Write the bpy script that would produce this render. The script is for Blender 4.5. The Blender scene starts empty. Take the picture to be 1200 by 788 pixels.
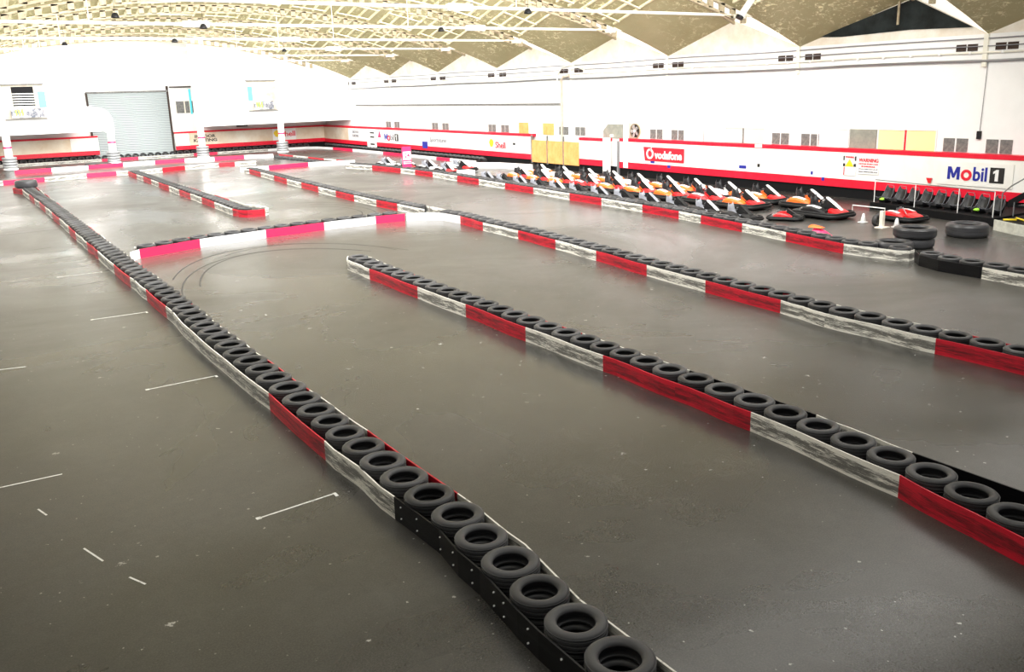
import bpy, bmesh, math, random
from mathutils import Vector, Matrix
random.seed(7)
S = bpy.context.scene
COL = S.collection
PI = math.pi
WORLD = .25
EXPO = 0.14
SKY = [400, 1700, 3500, 3700, 3500, 3100, 2800, 2600, 2500, 6000]

# ------------------------------------------------------------------ materials
def nm(name):
    m = bpy.data.materials.new(name); m.use_nodes = True
    nt = m.node_tree; b = nt.nodes['Principled BSDF']
    return m, nt, b
def flat(name, col, rough=.5, metal=0, spec=.5):
    m, nt, b = nm(name)
    b.inputs['Base Color'].default_value = (*col, 1); b.inputs['Roughness'].default_value = rough
    b.inputs['Metallic'].default_value = metal; b.inputs['Specular IOR Level'].default_value = spec
    return m
def noise(nt, scale, detail=4, rough=.6, coord='Object', vec=(1, 1, 1), dist=0, uv=False):
    tc = nt.nodes.new('ShaderNodeTexCoord'); mp = nt.nodes.new('ShaderNodeMapping')
    mp.inputs['Scale'].default_value = vec
    nt.links.new(tc.outputs['UV' if uv else coord], mp.inputs[0])
    n = nt.nodes.new('ShaderNodeTexNoise'); n.inputs['Scale'].default_value = scale
    n.inputs['Detail'].default_value = detail; n.inputs['Roughness'].default_value = rough
    n.inputs['Distortion'].default_value = dist
    nt.links.new(mp.outputs[0], n.inputs['Vector'])
    return n, mp
def ramp(nt, src, stops):
    r = nt.nodes.new('ShaderNodeValToRGB'); e = r.color_ramp.elements
    while len(e) < len(stops): e.new(.5)
    for i, (p, c) in enumerate(stops):
        e[i].position = p; e[i].color = (*c, 1) if len(c) == 3 else c
    nt.links.new(src, r.inputs[0]); return r
def mix(nt, fac, a, b):
    m = nt.nodes.new('ShaderNodeMix'); m.data_type = 'RGBA'
    for sock, v in ((m.inputs[0], fac), (m.inputs[6], a), (m.inputs[7], b)):
        if isinstance(v, (int, float)): sock.default_value = v
        elif isinstance(v, tuple): sock.default_value = (*v, 1)
        else: nt.links.new(v, sock)
    return m.outputs[2]
def math_(nt, op, a, b=None):
    m = nt.nodes.new('ShaderNodeMath'); m.operation = op
    for s, v in ((m.inputs[0], a), (m.inputs[1], b)):
        if v is None: continue
        if isinstance(v, (int, float)): s.default_value = v
        else: nt.links.new(v, s)
    return m.outputs[0]
def bump(nt, b, src, strength, dist=.02):
    bp = nt.nodes.new('ShaderNodeBump'); bp.inputs['Strength'].default_value = strength; bp.inputs['Distance'].default_value = dist
    nt.links.new(src, bp.inputs['Height']); nt.links.new(bp.outputs[0], b.inputs['Normal'])

def board_mat(name, paint, scuff, lo, hi, spec=.4):
    """painted ply board, scuffed along its length by tyres (UV: metres along, 0-1 up)"""
    m, nt, b = nm(name)
    oi = nt.nodes.new('ShaderNodeObjectInfo')
    n, mp = noise(nt, 1.6, 8, .72, uv=True, vec=(1.0, 3.0, 1), dist=.5)
    cmb = nt.nodes.new('ShaderNodeCombineXYZ'); nt.links.new(math_(nt, 'MULTIPLY', oi.outputs['Random'], 90), cmb.inputs[0])
    nt.links.new(cmb.outputs[0], mp.inputs['Location'])
    g, mp2 = noise(nt, 3.0, 8, .8, uv=True, vec=(2.0, 10, 1))
    nt.links.new(cmb.outputs[0], mp2.inputs['Location'])
    tc = nt.nodes.new('ShaderNodeTexCoord'); sp = nt.nodes.new('ShaderNodeSeparateXYZ'); nt.links.new(tc.outputs['UV'], sp.inputs[0])
    band = ramp(nt, sp.outputs[1], [(.0, (0, 0, 0)), (.22, (.8, .8, .8)), (.5, (1, 1, 1)), (.72, (.8, .8, .8)), (.86, (0, 0, 0))])
    s = math_(nt, 'ADD', math_(nt, 'MULTIPLY', n.outputs['Fac'], .55), math_(nt, 'MULTIPLY', g.outputs['Fac'], .45))
    s = math_(nt, 'ADD', s, math_(nt, 'MULTIPLY', band.outputs[0], .10))
    f = ramp(nt, s, [(lo, (0, 0, 0)), (hi, (1, 1, 1))])
    k = math_(nt, 'MULTIPLY', f.outputs[0], .92)
    c = mix(nt, k, paint, scuff)
    n3, _ = noise(nt, 22, 3, .6)
    c2 = mix(nt, math_(nt, 'MULTIPLY', n3.outputs['Fac'], .25), c, tuple(v * .72 for v in paint))
    nt.links.new(c2, b.inputs['Base Color']); b.inputs['Roughness'].default_value = .42
    b.inputs['Specular IOR Level'].default_value = spec
    bump(nt, b, g.outputs['Fac'], .25, .004)
    return m
M = {}
M['wb'] = board_mat('white board paint', (.86, .84, .76), (.025, .023, .02), .535, .59)
M['wbc'] = board_mat('clean white board paint', (.86, .86, .86), (.30, .29, .27), .62, .74)
M['rb'] = board_mat('red board paint', (.62, .010, .030), (.05, .010, .012), .52, .64)
M['rbc'] = board_mat('clean lit red board paint', (.78, .018, .085), (.45, .02, .04), .6, .8)  # few scuffs; the pinker, brighter red puts strong light into the paint
M['kb'] = board_mat('black board paint', (.004, .004, .005), (.025, .025, .025), .60, .75, .2)

def rubber(name, a, b_, r0=.5):
    m, nt, b = nm(name)
    oi = nt.nodes.new('ShaderNodeObjectInfo')
    n, _ = noise(nt, 5, 6, .65)
    c = mix(nt, n.outputs['Fac'], a, b_)
    c = mix(nt, math_(nt, 'MULTIPLY', oi.outputs['Random'], .55), c, tuple(min(1, v * 1.9 + .004) for v in b_))
    nt.links.new(c, b.inputs['Base Color']); b.inputs['Roughness'].default_value = r0
    b.inputs['Specular IOR Level'].default_value = .35
    n2, _ = noise(nt, 60, 3, .6); bump(nt, b, n2.outputs['Fac'], .2, .003)
    return m
M['tyre'] = rubber('tyre rubber', (.016, .016, .017), (.045, .045, .047), .45)
M['slick'] = rubber('smooth tyre rubber', (.018, .018, .02), (.035, .035, .038), .35)

def floor_mat():
    m, nt, b = nm('worn asphalt floor')
    n1, _ = noise(nt, .13, 5, .6, dist=.6); n2, _ = noise(nt, .9, 7, .68, dist=.4); n3, _ = noise(nt, 55, 4, .75); n4, _ = noise(nt, 7, 7, .75); n5, _ = noise(nt, .35, 4, .6)
    base = mix(nt, ramp(nt, n1.outputs['Fac'], [(.40, (0, 0, 0)), (.60, (1, 1, 1))]).outputs[0], (.022, .023, .0245), (.043, .038, .029))
    base = mix(nt, ramp(nt, n2.outputs['Fac'], [(.36, (0, 0, 0)), (.66, (1, 1, 1))]).outputs[0], base, (.055, .053, .048))
    base = mix(nt, math_(nt, 'MULTIPLY', ramp(nt, n4.outputs['Fac'], [(.35, (0, 0, 0)), (.68, (1, 1, 1))]).outputs[0], .6), base, (.014, .014, .013))
    base = mix(nt, math_(nt, 'MULTIPLY', ramp(nt, n3.outputs['Fac'], [(.44, (0, 0, 0)), (.66, (1, 1, 1))]).outputs[0], .5), base, (.11, .105, .095))
    # chalky scraped patches and chips
    ch = ramp(nt, n4.outputs['Fac'], [(.60, (0, 0, 0)), (.70, (1, 1, 1))])
    area = ramp(nt, n2.outputs['Fac'], [(.55, (0, 0, 0)), (.66, (1, 1, 1))])
    base = mix(nt, math_(nt, 'MULTIPLY', math_(nt, 'MULTIPLY', ch.outputs[0], area.outputs[0]), .75), base, (.24, .235, .21))
    tc = nt.nodes.new('ShaderNodeTexCoord'); nd, _ = noise(nt, 26, 4, .7)
    for sc_, r_, fac in ((1.2, .040, .8), (2.6, .045, .75), (6.0, .055, .6)):
        v = nt.nodes.new('ShaderNodeTexVoronoi'); v.inputs['Scale'].default_value = sc_; v.inputs['Randomness'].default_value = 1
        nt.links.new(tc.outputs['Object'], v.inputs['Vector'])
        dd = math_(nt, 'ADD', v.outputs['Distance'], math_(nt, 'MULTIPLY', math_(nt, 'SUBTRACT', nd.outputs['Fac'], .5), .30))
        spk = ramp(nt, dd, [(r_ - .012, (1, 1, 1)), (r_, (0, 0, 0))])
        gate = ramp(nt, n5.outputs['Fac'], [(.36, (0, 0, 0)), (.52, (1, 1, 1))])
        base = mix(nt, math_(nt, 'MULTIPLY', math_(nt, 'MULTIPLY', spk.outputs[0], gate.outputs[0]), fac), base, (.5, .49, .45))
    nt.links.new(base, b.inputs['Base Color'])
    rr = ramp(nt, n1.outputs['Fac'], [(.38, (.21, .21, .21)), (.62, (.38, .38, .38))])
    nt.links.new(rr.outputs[0], b.inputs['Roughness']); b.inputs['Specular IOR Level'].default_value = .62
    bump(nt, b, n3.outputs['Fac'], .3, .002)
    return m
M['floor'] = floor_mat()

def mottled(name, a, c, scale=2, rough=.6, lo=.35, hi=.7, spec=.3):
    m, nt, b = nm(name)
    n, _ = noise(nt, scale, 6, .65)
    r = ramp(nt, n.outputs['Fac'], [(lo, a), (hi, c)])
    nt.links.new(r.outputs[0], b.inputs['Base Color']); b.inputs['Roughness'].default_value = rough
    b.inputs['Specular IOR Level'].default_value = spec
    return m
M['wall'] = mottled('white painted brick', (.86, .86, .85), (.90, .90, .89), 1.5, .6)
M['cream'] = mottled('cream gable boarding', (.74, .66, .54), (.90, .87, .80), 1.0, .7)
M['wpane'] = mottled('window reveal', (.42, .36, .27), (.62, .57, .48), 1.2, .7)
M['panel'] = mottled('white hoarding ply', (.84, .82, .76), (.90, .90, .88), .8, .45)
M['beige'] = mottled('mottled cream hoarding ply', (.66, .50, .33), (.88, .82, .70), .35, .5)  # blends from tan to pale cream in broad patches
M['hred'] = mottled('red trim paint', (.74, .008, .030), (.80, .015, .045), 3, .4)
M['black'] = flat('matt black', (.004, .004, .005), .7, 0, .2)
M['bplas'] = flat('black plastic', (.010, .010, .011), .5, 0, .3)
M['dark'] = mottled('dark void sheeting', (.002, .003, .003), (.02, .028, .028), 1.4, .8)
M['steel'] = flat('grey steel', (.35, .36, .38), .35, .8)
M['chrome'] = flat('bright steel', (.75, .75, .76), .25, 1)
M['white'] = flat('gloss white', (.85, .85, .84), .35)
M['wrod'] = flat('cream painted steel', (.82, .80, .70), .5)
M['orange'] = flat('orange bodywork', (.95, .16, .02), .45)
M['red'] = flat('red bodywork', (.75, .015, .02), .35)
M['pink'] = flat('pink red plastic', (.8, .03, .14), .4)
M['gseat'] = flat('grey glassfibre', (.22, .23, .26), .45)
M['bseat'] = flat('black glassfibre', (.014, .014, .016), .4, 0, .4)
M['ply'] = mottled('orange plywood', (.70, .33, .10), (.82, .46, .17), 2.5, .55)
M['yel'] = flat('yellow', (.9, .65, .02), .45)
M['yelp'] = flat('pale yellow pane', (.90, .84, .42), .3)
M['gvent'] = mottled('grey vent mesh', (.12, .12, .12), (.25, .25, .23), 9, .7)
M['brownv'] = flat('dark brown vent', (.035, .018, .012), .7)
M['gboard'] = mottled('grey board', (.24, .25, .22), (.36, .36, .30), 3, .7)
M['blue'] = flat('blue ink', (.01, .02, .30), .4)
M['redink'] = flat('red ink', (.78, .01, .03), .4)
M['blackink'] = flat('black ink', (.01, .01, .01), .4)
M['greyink'] = flat('grey ink', (.22, .22, .24), .5)
M['cyan'] = flat('cyan shutter', (.10, .72, .85), .4)
M['green'] = flat('lime green ink', (.35, .75, .05), .4)
M['silver'] = flat('silver ring', (.40, .41, .42), .35, .3)
M['line'] = mottled('white line paint', (.45, .45, .42), (.78, .78, .74), 14, .6, .3, .5)
M['faint'] = mottled('worn line paint', (.085, .083, .078), (.28, .28, .26), 10, .6, .35, .75)
M['concrete'] = mottled('pale concrete', (.50, .50, .44), (.72, .72, .64), 6, .7)
M['skin_g'] = flat('clear grey pane', (.62, .63, .60), .25)

def shutter_mat():
    m, nt, b = nm('galvanised roller shutter')
    tc = nt.nodes.new('ShaderNodeTexCoord'); w = nt.nodes.new('ShaderNodeTexWave'); w.bands_direction = 'Z'; w.inputs['Scale'].default_value = 2.2
    w.inputs['Distortion'].default_value = .15
    nt.links.new(tc.outputs['Object'], w.inputs['Vector'])
    n, _ = noise(nt, 6, 5, .7)
    r = ramp(nt, w.outputs['Fac'], [(0, (.20, .235, .245)), (.5, (.36, .41, .42)), (1, (.43, .48, .49))])
    nt.links.new(mix(nt, math_(nt, 'MULTIPLY', n.outputs['Fac'], .4), r.outputs[0], (.30, .32, .31)), b.inputs['Base Color'])
    b.inputs['Roughness'].default_value = .45; b.inputs['Metallic'].default_value = .2
    bump(nt, b, w.outputs['Fac'], .6, .03)
    return m
M['shutter'] = shutter_mat()

def roof_mat():
    m, nt, b = nm('olive insulated roof lining')
    n1, _ = noise(nt, .5, 4, .6); n2, _ = noise(nt, 3.5, 8, .75, dist=1.0); n3, _ = noise(nt, .35, 3, .5)
    c = mix(nt, n1.outputs['Fac'], (.30, .275, .135), (.46, .41, .24))
    foam = ramp(nt, n2.outputs['Fac'], [(.53, (0, 0, 0)), (.60, (1, 1, 1))])
    area = ramp(nt, n3.outputs['Fac'], [(.42, (0, 0, 0)), (.60, (1, 1, 1))])
    c = mix(nt, math_(nt, 'MULTIPLY', foam.outputs[0], area.outputs[0]), c, (.86, .82, .52))
    nt.links.new(c, b.inputs['Base Color']); b.inputs['Roughness'].default_value = .75
    bump(nt, b, n2.outputs['Fac'], .5, .06)
    return m
M['roof'] = roof_mat()
def glazing():
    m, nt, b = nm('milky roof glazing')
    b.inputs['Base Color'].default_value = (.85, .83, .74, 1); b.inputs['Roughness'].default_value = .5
    b.inputs['Emission Color'].default_value = (1, .97, .86, 1); b.inputs['Emission Strength'].default_value = .75  # glow added to the panes for daylight coming through the roof
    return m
M['glaze'] = glazing()
M['rib'] = mottled('cream roof batten', (.66, .60, .36), (.90, .87, .68), 3, .6)
M['beam'] = mottled('brown truss steel', (.30, .24, .16), (.50, .44, .30), 4, .6)

# ------------------------------------------------------------------ mesh helpers
class MB:
    def __init__(s): s.v = []; s.f = []; s.uv = {}
    def quad(s, *p):
        i = len(s.v); s.v += [Vector(q) for q in p]; s.f.append(tuple(range(i, i + len(p)))); return s
    def box(s, a, b):
        x0, y0, z0 = a; x1, y1, z1 = b
        i = len(s.v)
        s.v += [Vector(q) for q in ((x0,y0,z0),(x1,y0,z0),(x1,y1,z0),(x0,y1,z0),(x0,y0,z1),(x1,y0,z1),(x1,y1,z1),(x0,y1,z1))]
        s.f += [tuple(i + k for k in q) for q in ((3,2,1,0),(4,5,6,7),(0,1,5,4),(1,2,6,5),(2,3,7,6),(3,0,4,7))]
        return s
    def prism(s, poly, d):
        """closed polygon (3D points) pushed by vector d"""
        i = len(s.v); n = len(poly); d = Vector(d)
        s.v += [Vector(p) for p in poly] + [Vector(p) + d for p in poly]
        s.f.append(tuple(range(i + n - 1, i - 1, -1))); s.f.append(tuple(range(i + n, i + 2 * n)))
        for k in range(n):
            j = (k + 1) % n; s.f.append((i + k, i + j, i + n + j, i + n + k))
        return s
    def tube(s, pts, r, seg=8, closed=False):
        pts = [Vector(p) for p in pts]; n = len(pts); base = len(s.v); prev = None
        for k, p in enumerate(pts):
            a = pts[(k - 1) % n] if closed or k else p; c = pts[(k + 1) % n] if closed or k < n - 1 else p
            t = (c - a).normalized()
            u = (prev - t * prev.dot(t)).normalized() if prev is not None else t.orthogonal().normalized()
            prev = u; w = t.cross(u)
            rr = r[k] if isinstance(r, (list, tuple)) else r
            for q in range(seg):
                an = 2 * PI * q / seg; s.v.append(p + u * math.cos(an) * rr + w * math.sin(an) * rr)
        m = n if closed else n - 1
        for k in range(m):
            for q in range(seg):
                a = base + k * seg + q; b = base + k * seg + (q + 1) % seg
                c = base + ((k + 1) % n) * seg + (q + 1) % seg; d = base + ((k + 1) % n) * seg + q
                s.f.append((a, b, c, d))
        if not closed:
            s.f.append(tuple(base + q for q in range(seg - 1, -1, -1))); s.f.append(tuple(base + (n - 1) * seg + q for q in range(seg)))
        return s
    def lathe(s, prof, seg=32, c=(0, 0, 0), axis='z', closed=True):
        base = len(s.v); c = Vector(c); n = len(prof)
        for q in range(seg):
            an = 2 * PI * q / seg; ca, sa = math.cos(an), math.sin(an)
            for r, h in prof:
                p = (r * ca, r * sa, h) if axis == 'z' else ((h, r * ca, r * sa) if axis == 'x' else (r * ca, h, r * sa))
                s.v.append(c + Vector(p))
        for q in range(seg):
            for k in range(n if closed else n - 1):
                k2 = (k + 1) % n; a = base + q * n + k; b = base + ((q + 1) % seg) * n + k
                c2 = base + ((q + 1) % seg) * n + k2; d = base + q * n + k2
                s.f.append((a, b, c2, d))
        return s
    def loft(s, rings, cap=True):
        base = len(s.v); n = len(rings[0])
        for r in rings: s.v += [Vector(p) for p in r]
        for k in range(len(rings) - 1):
            for q in range(n):
                a = base + k * n + q; b = base + k * n + (q + 1) % n
                s.f.append((a, b, b + n, a + n))
        if cap:
            s.f.append(tuple(base + q for q in range(n - 1, -1, -1))); e = base + (len(rings) - 1) * n
            s.f.append(tuple(e + q for q in range(n)))
        return s
    def build(s, name, mat, parent=None, loc=(0, 0, 0), smooth=False, bevel=0, fix=True, off=None):
        me = bpy.data.meshes.new(name)
        o3 = Vector(off) if off is not None else Vector((0, 0, 0))
        me.from_pydata([tuple(v - o3) for v in s.v], [], s.f)
        if fix:
            bm = bmesh.new(); bm.from_mesh(me); bmesh.ops.recalc_face_normals(bm, faces=bm.faces); bm.to_mesh(me); bm.free()
        if smooth:
            for p in me.polygons: p.use_smooth = True
        me.materials.append(mat); me.update()
        o = bpy.data.objects.new(name, me); COL.objects.link(o); o.location = loc
        if parent is not None: o.parent = parent
        if smooth == 'auto':
            md = o.modifiers.new('es', 'EDGE_SPLIT'); md.split_angle = math.radians(38)
        if bevel:
            bv = o.modifiers.new('b', 'BEVEL'); bv.width = bevel; bv.segments = 2; bv.limit_method = 'ANGLE'
        return o
def tag(o, label=None, cat=None, group=None, kind=None):
    if label: o['label'] = label
    if cat: o['category'] = cat
    if group: o['group'] = group
    if kind: o['kind'] = kind
    return o
def root(name, loc, label=None, cat=None, group=None, rz=0, kind=None):
    o = bpy.data.objects.new(name, None); COL.objects.link(o); o.location = loc; o.rotation_euler.z = rz; o.empty_display_size = .2
    return tag(o, label, cat, group, kind)
def copy_tree(o, parent=None, loc=None, rz=None):
    c = o.copy(); COL.objects.link(c)
    if parent is not None: c.parent = parent
    if loc is not None: c.location = loc
    if rz is not None: c.rotation_euler.z = rz
    for ch in list(o.children): copy_tree(ch, c)
    return c
def setmat(o, m):
    o.material_slots[0].link = 'OBJECT'; o.material_slots[0].material = m
_T = ['', 'first','second','third','fourth','fifth','sixth','seventh','eighth','ninth','tenth','eleventh','twelfth','thirteenth','fourteenth','fifteenth','sixteenth','seventeenth','eighteenth','nineteenth']
_D = {2:'twent',3:'thirt',4:'fort',5:'fift',6:'sixt',7:'sevent',8:'eight',9:'ninet'}
def nth(n):
    if n < 20: return _T[n]
    if n >= 100: return 'hundredth' if n == 100 else 'hundred-and-' + nth(n - 100)
    return _D[n // 10] + ('ieth' if n % 10 == 0 else 'y-' + _T[n % 10])

def text(body, w, h, mat, name, parent, at, face, bold=.0, shear=0):
    """flat lettering fitted to w x h metres, reading along the wall: face 'R' on the x wall, 'B' on the back wall"""
    cu = bpy.data.curves.new(name, 'FONT'); cu.body = body; cu.align_x = 'CENTER'; cu.align_y = 'CENTER'
    cu.offset = bold; cu.extrude = .01; cu.shear = shear; cu.resolution_u = 3
    t = bpy.data.objects.new(name, cu); COL.objects.link(t)
    bpy.context.view_layer.update()
    me = bpy.data.meshes.new_from_object(t.evaluated_get(bpy.context.evaluated_depsgraph_get()))
    bpy.data.objects.remove(t)
    xs = [v.co.x for v in me.vertices]; ys = [v.co.y for v in me.vertices]
    sx = w / (max(xs) - min(xs)); sy = h / (max(ys) - min(ys)); cx = (max(xs) + min(xs)) / 2; cy = (max(ys) + min(ys)) / 2
    for v in me.vertices:
        a = (v.co.x - cx) * sx; b = (v.co.y - cy) * sy; c = v.co.z
        v.co = Vector((-c, -a, b)) if face == 'R' else Vector((a, -c, b))
    me.materials.clear(); me.materials.append(mat)
    o = bpy.data.objects.new(name, me); COL.objects.link(o); o.location = at
    if parent is not None: o.parent = parent; 
    return o
def wbox(y0, y1, z0, z1, x, d=.04):           # a box lying on the right wall
    return MB().box((x - d, y0, z0), (x, y1, z1))
def bbox(x0, x1, z0, z1, y, d=.04):           # a box lying on the back wall
    return MB().box((x0, y - d, z0), (x1, y, z1))
M['bancloth'] = mottled('grey white banner print', (.10, .11, .14), (.50, .50, .52), 3.5, .5, .42, .58)

# ------------------------------------------------------------------ the hall
WX, WY, LX, NY = 31.4, 80.6, -3.4, -7.0           # right wall, far wall, left wall, near end
XC = 14.0
def arch(x): return 9.62 - 45 + math.sqrt(45 ** 2 - (x - XC) ** 2)
VY = [1.43 + 8.07 * k for k in range(-1, 11)]      # valleys of the folded roof
RISE = 1.2
RY = {}                                            # ridge between valley k-1 and k: where it runs and how far it stands above
for k in range(1, 14): RY[k] = (1.43 + 8.07 * (k - 1.5), 1.08)
RY[3] = (13.2, 1.5); RY[4] = (20.5, 1.5); RY[5] = (29.4, 1.34); RY[6] = (37.8, 1.18)

f = MB(); f.box((LX, NY, -.2), (WX + .3, WY + .3, 0))
floor = tag(f.build('floor', M['floor']), kind='structure')
tag(MB().box((WX, NY, 0), (WX + .3, WY, arch(WX))).build('wall_right', M['wall']), kind='structure')
tag(MB().box((LX - .3, NY, 0), (LX, WY, arch(LX))).build('wall_left', M['wall']), kind='structure')
prof = [(LX, WY, 0), (WX, WY, 0)] + [(WX - (WX - LX) * i / 16, WY, arch(WX - (WX - LX) * i / 16) + 1.3) for i in range(17)]
tag(MB().prism(prof, (0, .3, 0)).build('wall_back', M['wall']), kind='structure')

# gables: the triangles between two valleys on the right wall
for k in range(len(VY) - 1):
    a, b = VY[k], min(VY[k + 1], WY); z = arch(WX); m_, RISE = RY[k + 1]
    if m_ > WY: continue
    tri = [(WX, a, z), (WX, b, z), (WX, m_, z + RISE)] if b == VY[k + 1] else [(WX, a, z), (WX, b, z), (WX, b, z + RISE * (VY[k + 1] - b) / (VY[k + 1] - m_)), (WX, m_, z + RISE)]
    g = MB().prism(tri, (.12, 0, 0))
    g = tag(g.build('wall_right_gable', M['cream']), kind='structure')
# dark sheet painted as the black void of the one open gable
a = VY[3]; z = arch(WX)
dk = MB().prism([(WX - .02, a + .55, z + .26), (WX - .02, a + 3.0, z + .34), (WX - .02, a + 6.0, z + .27), (WX - .02, a + 7.1, z + .33), (WX - .02, RY[4][0], z + RY[4][1] - .06)], (-.03, 0, 0))
tag(dk.build('gable_void_sheet', M['dark']), 'dark sheet standing for the black void of one roof gable above the right wall', 'sheeting')
tag(MB().box((WX - .12, RY[4][0] + .5, z + .55), (WX - .07, RY[4][0] + .58, z + RY[4][1] - .1)).build('gable_strut', M['beam']), 'thin rusty strut hanging across the dark gable sheet', 'strut')

# folded roof
N = 26
xs = [WX - (WX - LX) * i / N for i in range(N + 1)]
T = Vector((0, 0, .07))
for k in range(1, len(VY)):
    y = VY[k]
    # plate that faces the camera: valley up to the nearer ridge
    y1, RISE = RY[k]; SP_ = y - y1
    if y1 < WY:
        yy = min(y, WY); fz = (y - yy) / SP_ * RISE
        mb = MB()
        rings = [[(x, yy, arch(x) + fz), (x, y1, arch(x) + RISE), (x, y1, arch(x) + RISE + .07), (x, yy, arch(x) + fz + .07)] for x in xs]
        mb.loft(rings)
        pl = tag(mb.build('ceiling', M['roof']), kind='structure')
        rb = MB(); x = 27.6; j = 0
        while x > LX + .3:
            wdt = .06
            zz = arch(x); ya, yb = y - .35, y1 + .25
            za, zb = zz + RISE * .35 / SP_, zz + RISE * (SP_ - .25) / SP_
            if ya < WY:
                rb.prism([(x - wdt, ya, za), (x + wdt, ya, za), (x + wdt, ya, za - .09), (x - wdt, ya, za - .09)], (0, yb - ya, zb - za))
            x -= .66; j += 1
        if y < WY: rb.build('roof_batten', M['rib'], pl)
        # long cream bar at the eaves end of the battens and a broken one higher up
        if y < WY:
            e = MB()
            for q in range(int((27.6 - LX) / .66)):
                xa, xb = 27.6 - q * .66, 27.6 - q * .66 - .66
                if q % 4 == 3: continue
                for fr_ in (.16, .50, .92):
                    yk = y - SP_ * fr_; dz = RISE * fr_ - .12
                    e.prism([(xa, yk - .08, arch(xa) + dz), (xb, yk - .08, arch(xb) + dz), (xb, yk - .08, arch(xb) + dz + .06), (xa, yk - .08, arch(xa) + dz + .06)], (0, .16, 0))
            e.build('roof_rail', M['rib'], pl)
    # back plate: further ridge down to this valley
    y2, R2 = RY[k + 1]
    if y < WY:
        y2c = min(y2, WY); fz = (y2c - y) / (y2 - y) * R2
        mb = MB(); mb.loft([[(x, y2c, arch(x) + fz), (x, y, arch(x)), (x, y, arch(x) + .07), (x, y2c, arch(x) + fz + .07)] for x in xs])
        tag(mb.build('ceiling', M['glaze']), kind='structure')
        # slotted valley truss
        tb = MB()
        def bar(za, zb, th=.05):
            tb.loft([[(x, y - th, arch(x) + za), (x, y + th, arch(x) + za), (x, y + th, arch(x) + zb), (x, y - th, arch(x) + zb)] for x in xs if x < 28.3])
        bar(-.46, -.36); bar(-.10, -.0)
        x = 27.9
        while x > LX + .4:
            tb.box((x - .13, y - .05, arch(x) - .40), (x + .13, y + .05, arch(x) - .04)); x -= .62
        tag(tb.build('trim_1', M['beam']), kind='structure')
        # ridge purlin
        y3 = y1
        rp = MB(); rp.loft([[(x, y3 - .06, arch(x) + RISE - .16), (x, y3 + .06, arch(x) + RISE - .16), (x, y3 + .06, arch(x) + RISE - .01), (x, y3 - .06, arch(x) + RISE - .01)] for x in xs])
        tag(rp.build('trim_2', M['beam']), kind='structure')

# tie rods across the hall, one at each valley
rodZ = 7.33
for i, k in enumerate(range(2, 10)):
    y = VY[k + 0]
    if y > 74 or y < 12: continue
    t = root('tie_rod', (27.6, y, rodZ), 'cream tie rod spanning the hall under the roof, %s from the near end' % nth(i), 'tie rod', 'tie rods under the roof')
    MB().tube([(28.35, y, rodZ), (LX + .3, y, rodZ)], .055, 8).build('rod', M['wrod'], t, off=t.location)
    c = MB(); c.box((27.3, y - .12, rodZ - .13), (27.9, y + .12, rodZ + .02)); c.box((27.85, y - .07, rodZ - .05), (28.4, y + .07, rodZ + .12))
    c.build('clamp', M['wrod'], t, off=t.location)
    for xt in ((20.2, 8.5) if k % 2 else (14.8,)):
        MB().box((xt - .45, y - .1, rodZ - .11), (xt + .45, y + .1, rodZ + .11)).build('turnbuckle', M['wrod'], t, off=t.location)
    for xh in (17, 5):
        MB().tube([(xh, y, rodZ + .04), (xh, y, arch(xh) - .42)], .014, 6).build('hanger', M['wrod'], t, off=t.location)
# small dark lamps clipped just beside the rods
for i, (lx, k) in enumerate(((5.8, 5), (8.7, 5), (9.5, 6), (6.1, 7), (17.2, 7), (17.3, 4), (18.4, 5))):
    y = VY[k] - .24; zz = rodZ + (.2 if i in (0, 3) else -.12)
    t = root('small_lamp', (lx, y, zz), 'small black lamp by a roof tie rod, %s of seven' % nth(i + 1), 'lamp', 'small black lamps beside the tie rods')
    MB().lathe([(.03, .12), (.08, .11), (.13, .0), (.14, -.05), (.12, -.05), (.10, .0), (.04, .08)], 14, (lx, y, zz)).build('lamp_shade', M['bplas'], t, smooth=True, off=t.location)
    MB().tube([(lx, y, zz + .1), (lx, y, arch(lx) + .05)], .006, 6).build('cord', M['bplas'], t, off=t.location)
# slanting white tube with a black end
t = root('roof_duct', (27.1, 25.9, 7.2), 'white tube with a black end sloping down from the roof by the nearest tie rod', 'duct')
MB().tube([(26.9, 24.9, 7.18), (27.6, 24.6, 8.25)], .13, 12).build('duct_tube', M['white'], t, smooth=False, off=t.location)
MB().tube([(26.87, 24.91, 7.13), (26.92, 24.9, 7.22)], .145, 12).build('duct_end', M['bplas'], t, off=t.location)

# pipes along the right wall
zt = arch(WX)
for nme, z0, r, lab in (('wall_pipe', 5.22, .05, 'lowest grey pipe running the length of the right wall'), ('wall_conduit', 5.50, .035, 'thin cream conduit with clips above the grey pipe on the right wall'), ('wall_cable', 5.72, .018, 'thin dark cable along the right wall between conduit and roof'), ('wall_cable', 5.98, .02, 'highest dark cable along the right wall just under the gables')):
    tt = root(nme, (WX - .1, 12, z0), lab, 'pipe')
    pts = [(WX - .08, 8 + j * 3, z0 + .02 * math.sin(j * 1.7)) for j in range(25)]
    MB().tube(pts, r, 8).build(nme + '_run', M['steel'] if 'pipe' in nme else M['wrod'] if 'conduit' in nme else M['greyink'], tt, off=tt.location)
    if 'conduit' in nme:
        cb = MB()
        for j in range(56): cb.box((WX - .14, 10 + j * 1.15, z0 - .05), (WX, 10.08 + j * 1.15, z0 + .05))
        tag(cb.build('pipe_clip', M['white'], tt, off=tt.location), kind='stuff')
t = root('drain_pipe', (WX - .15, 42.6, 0), 'vertical white pipe running down the right wall by the plywood boards', 'pipe')
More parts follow.
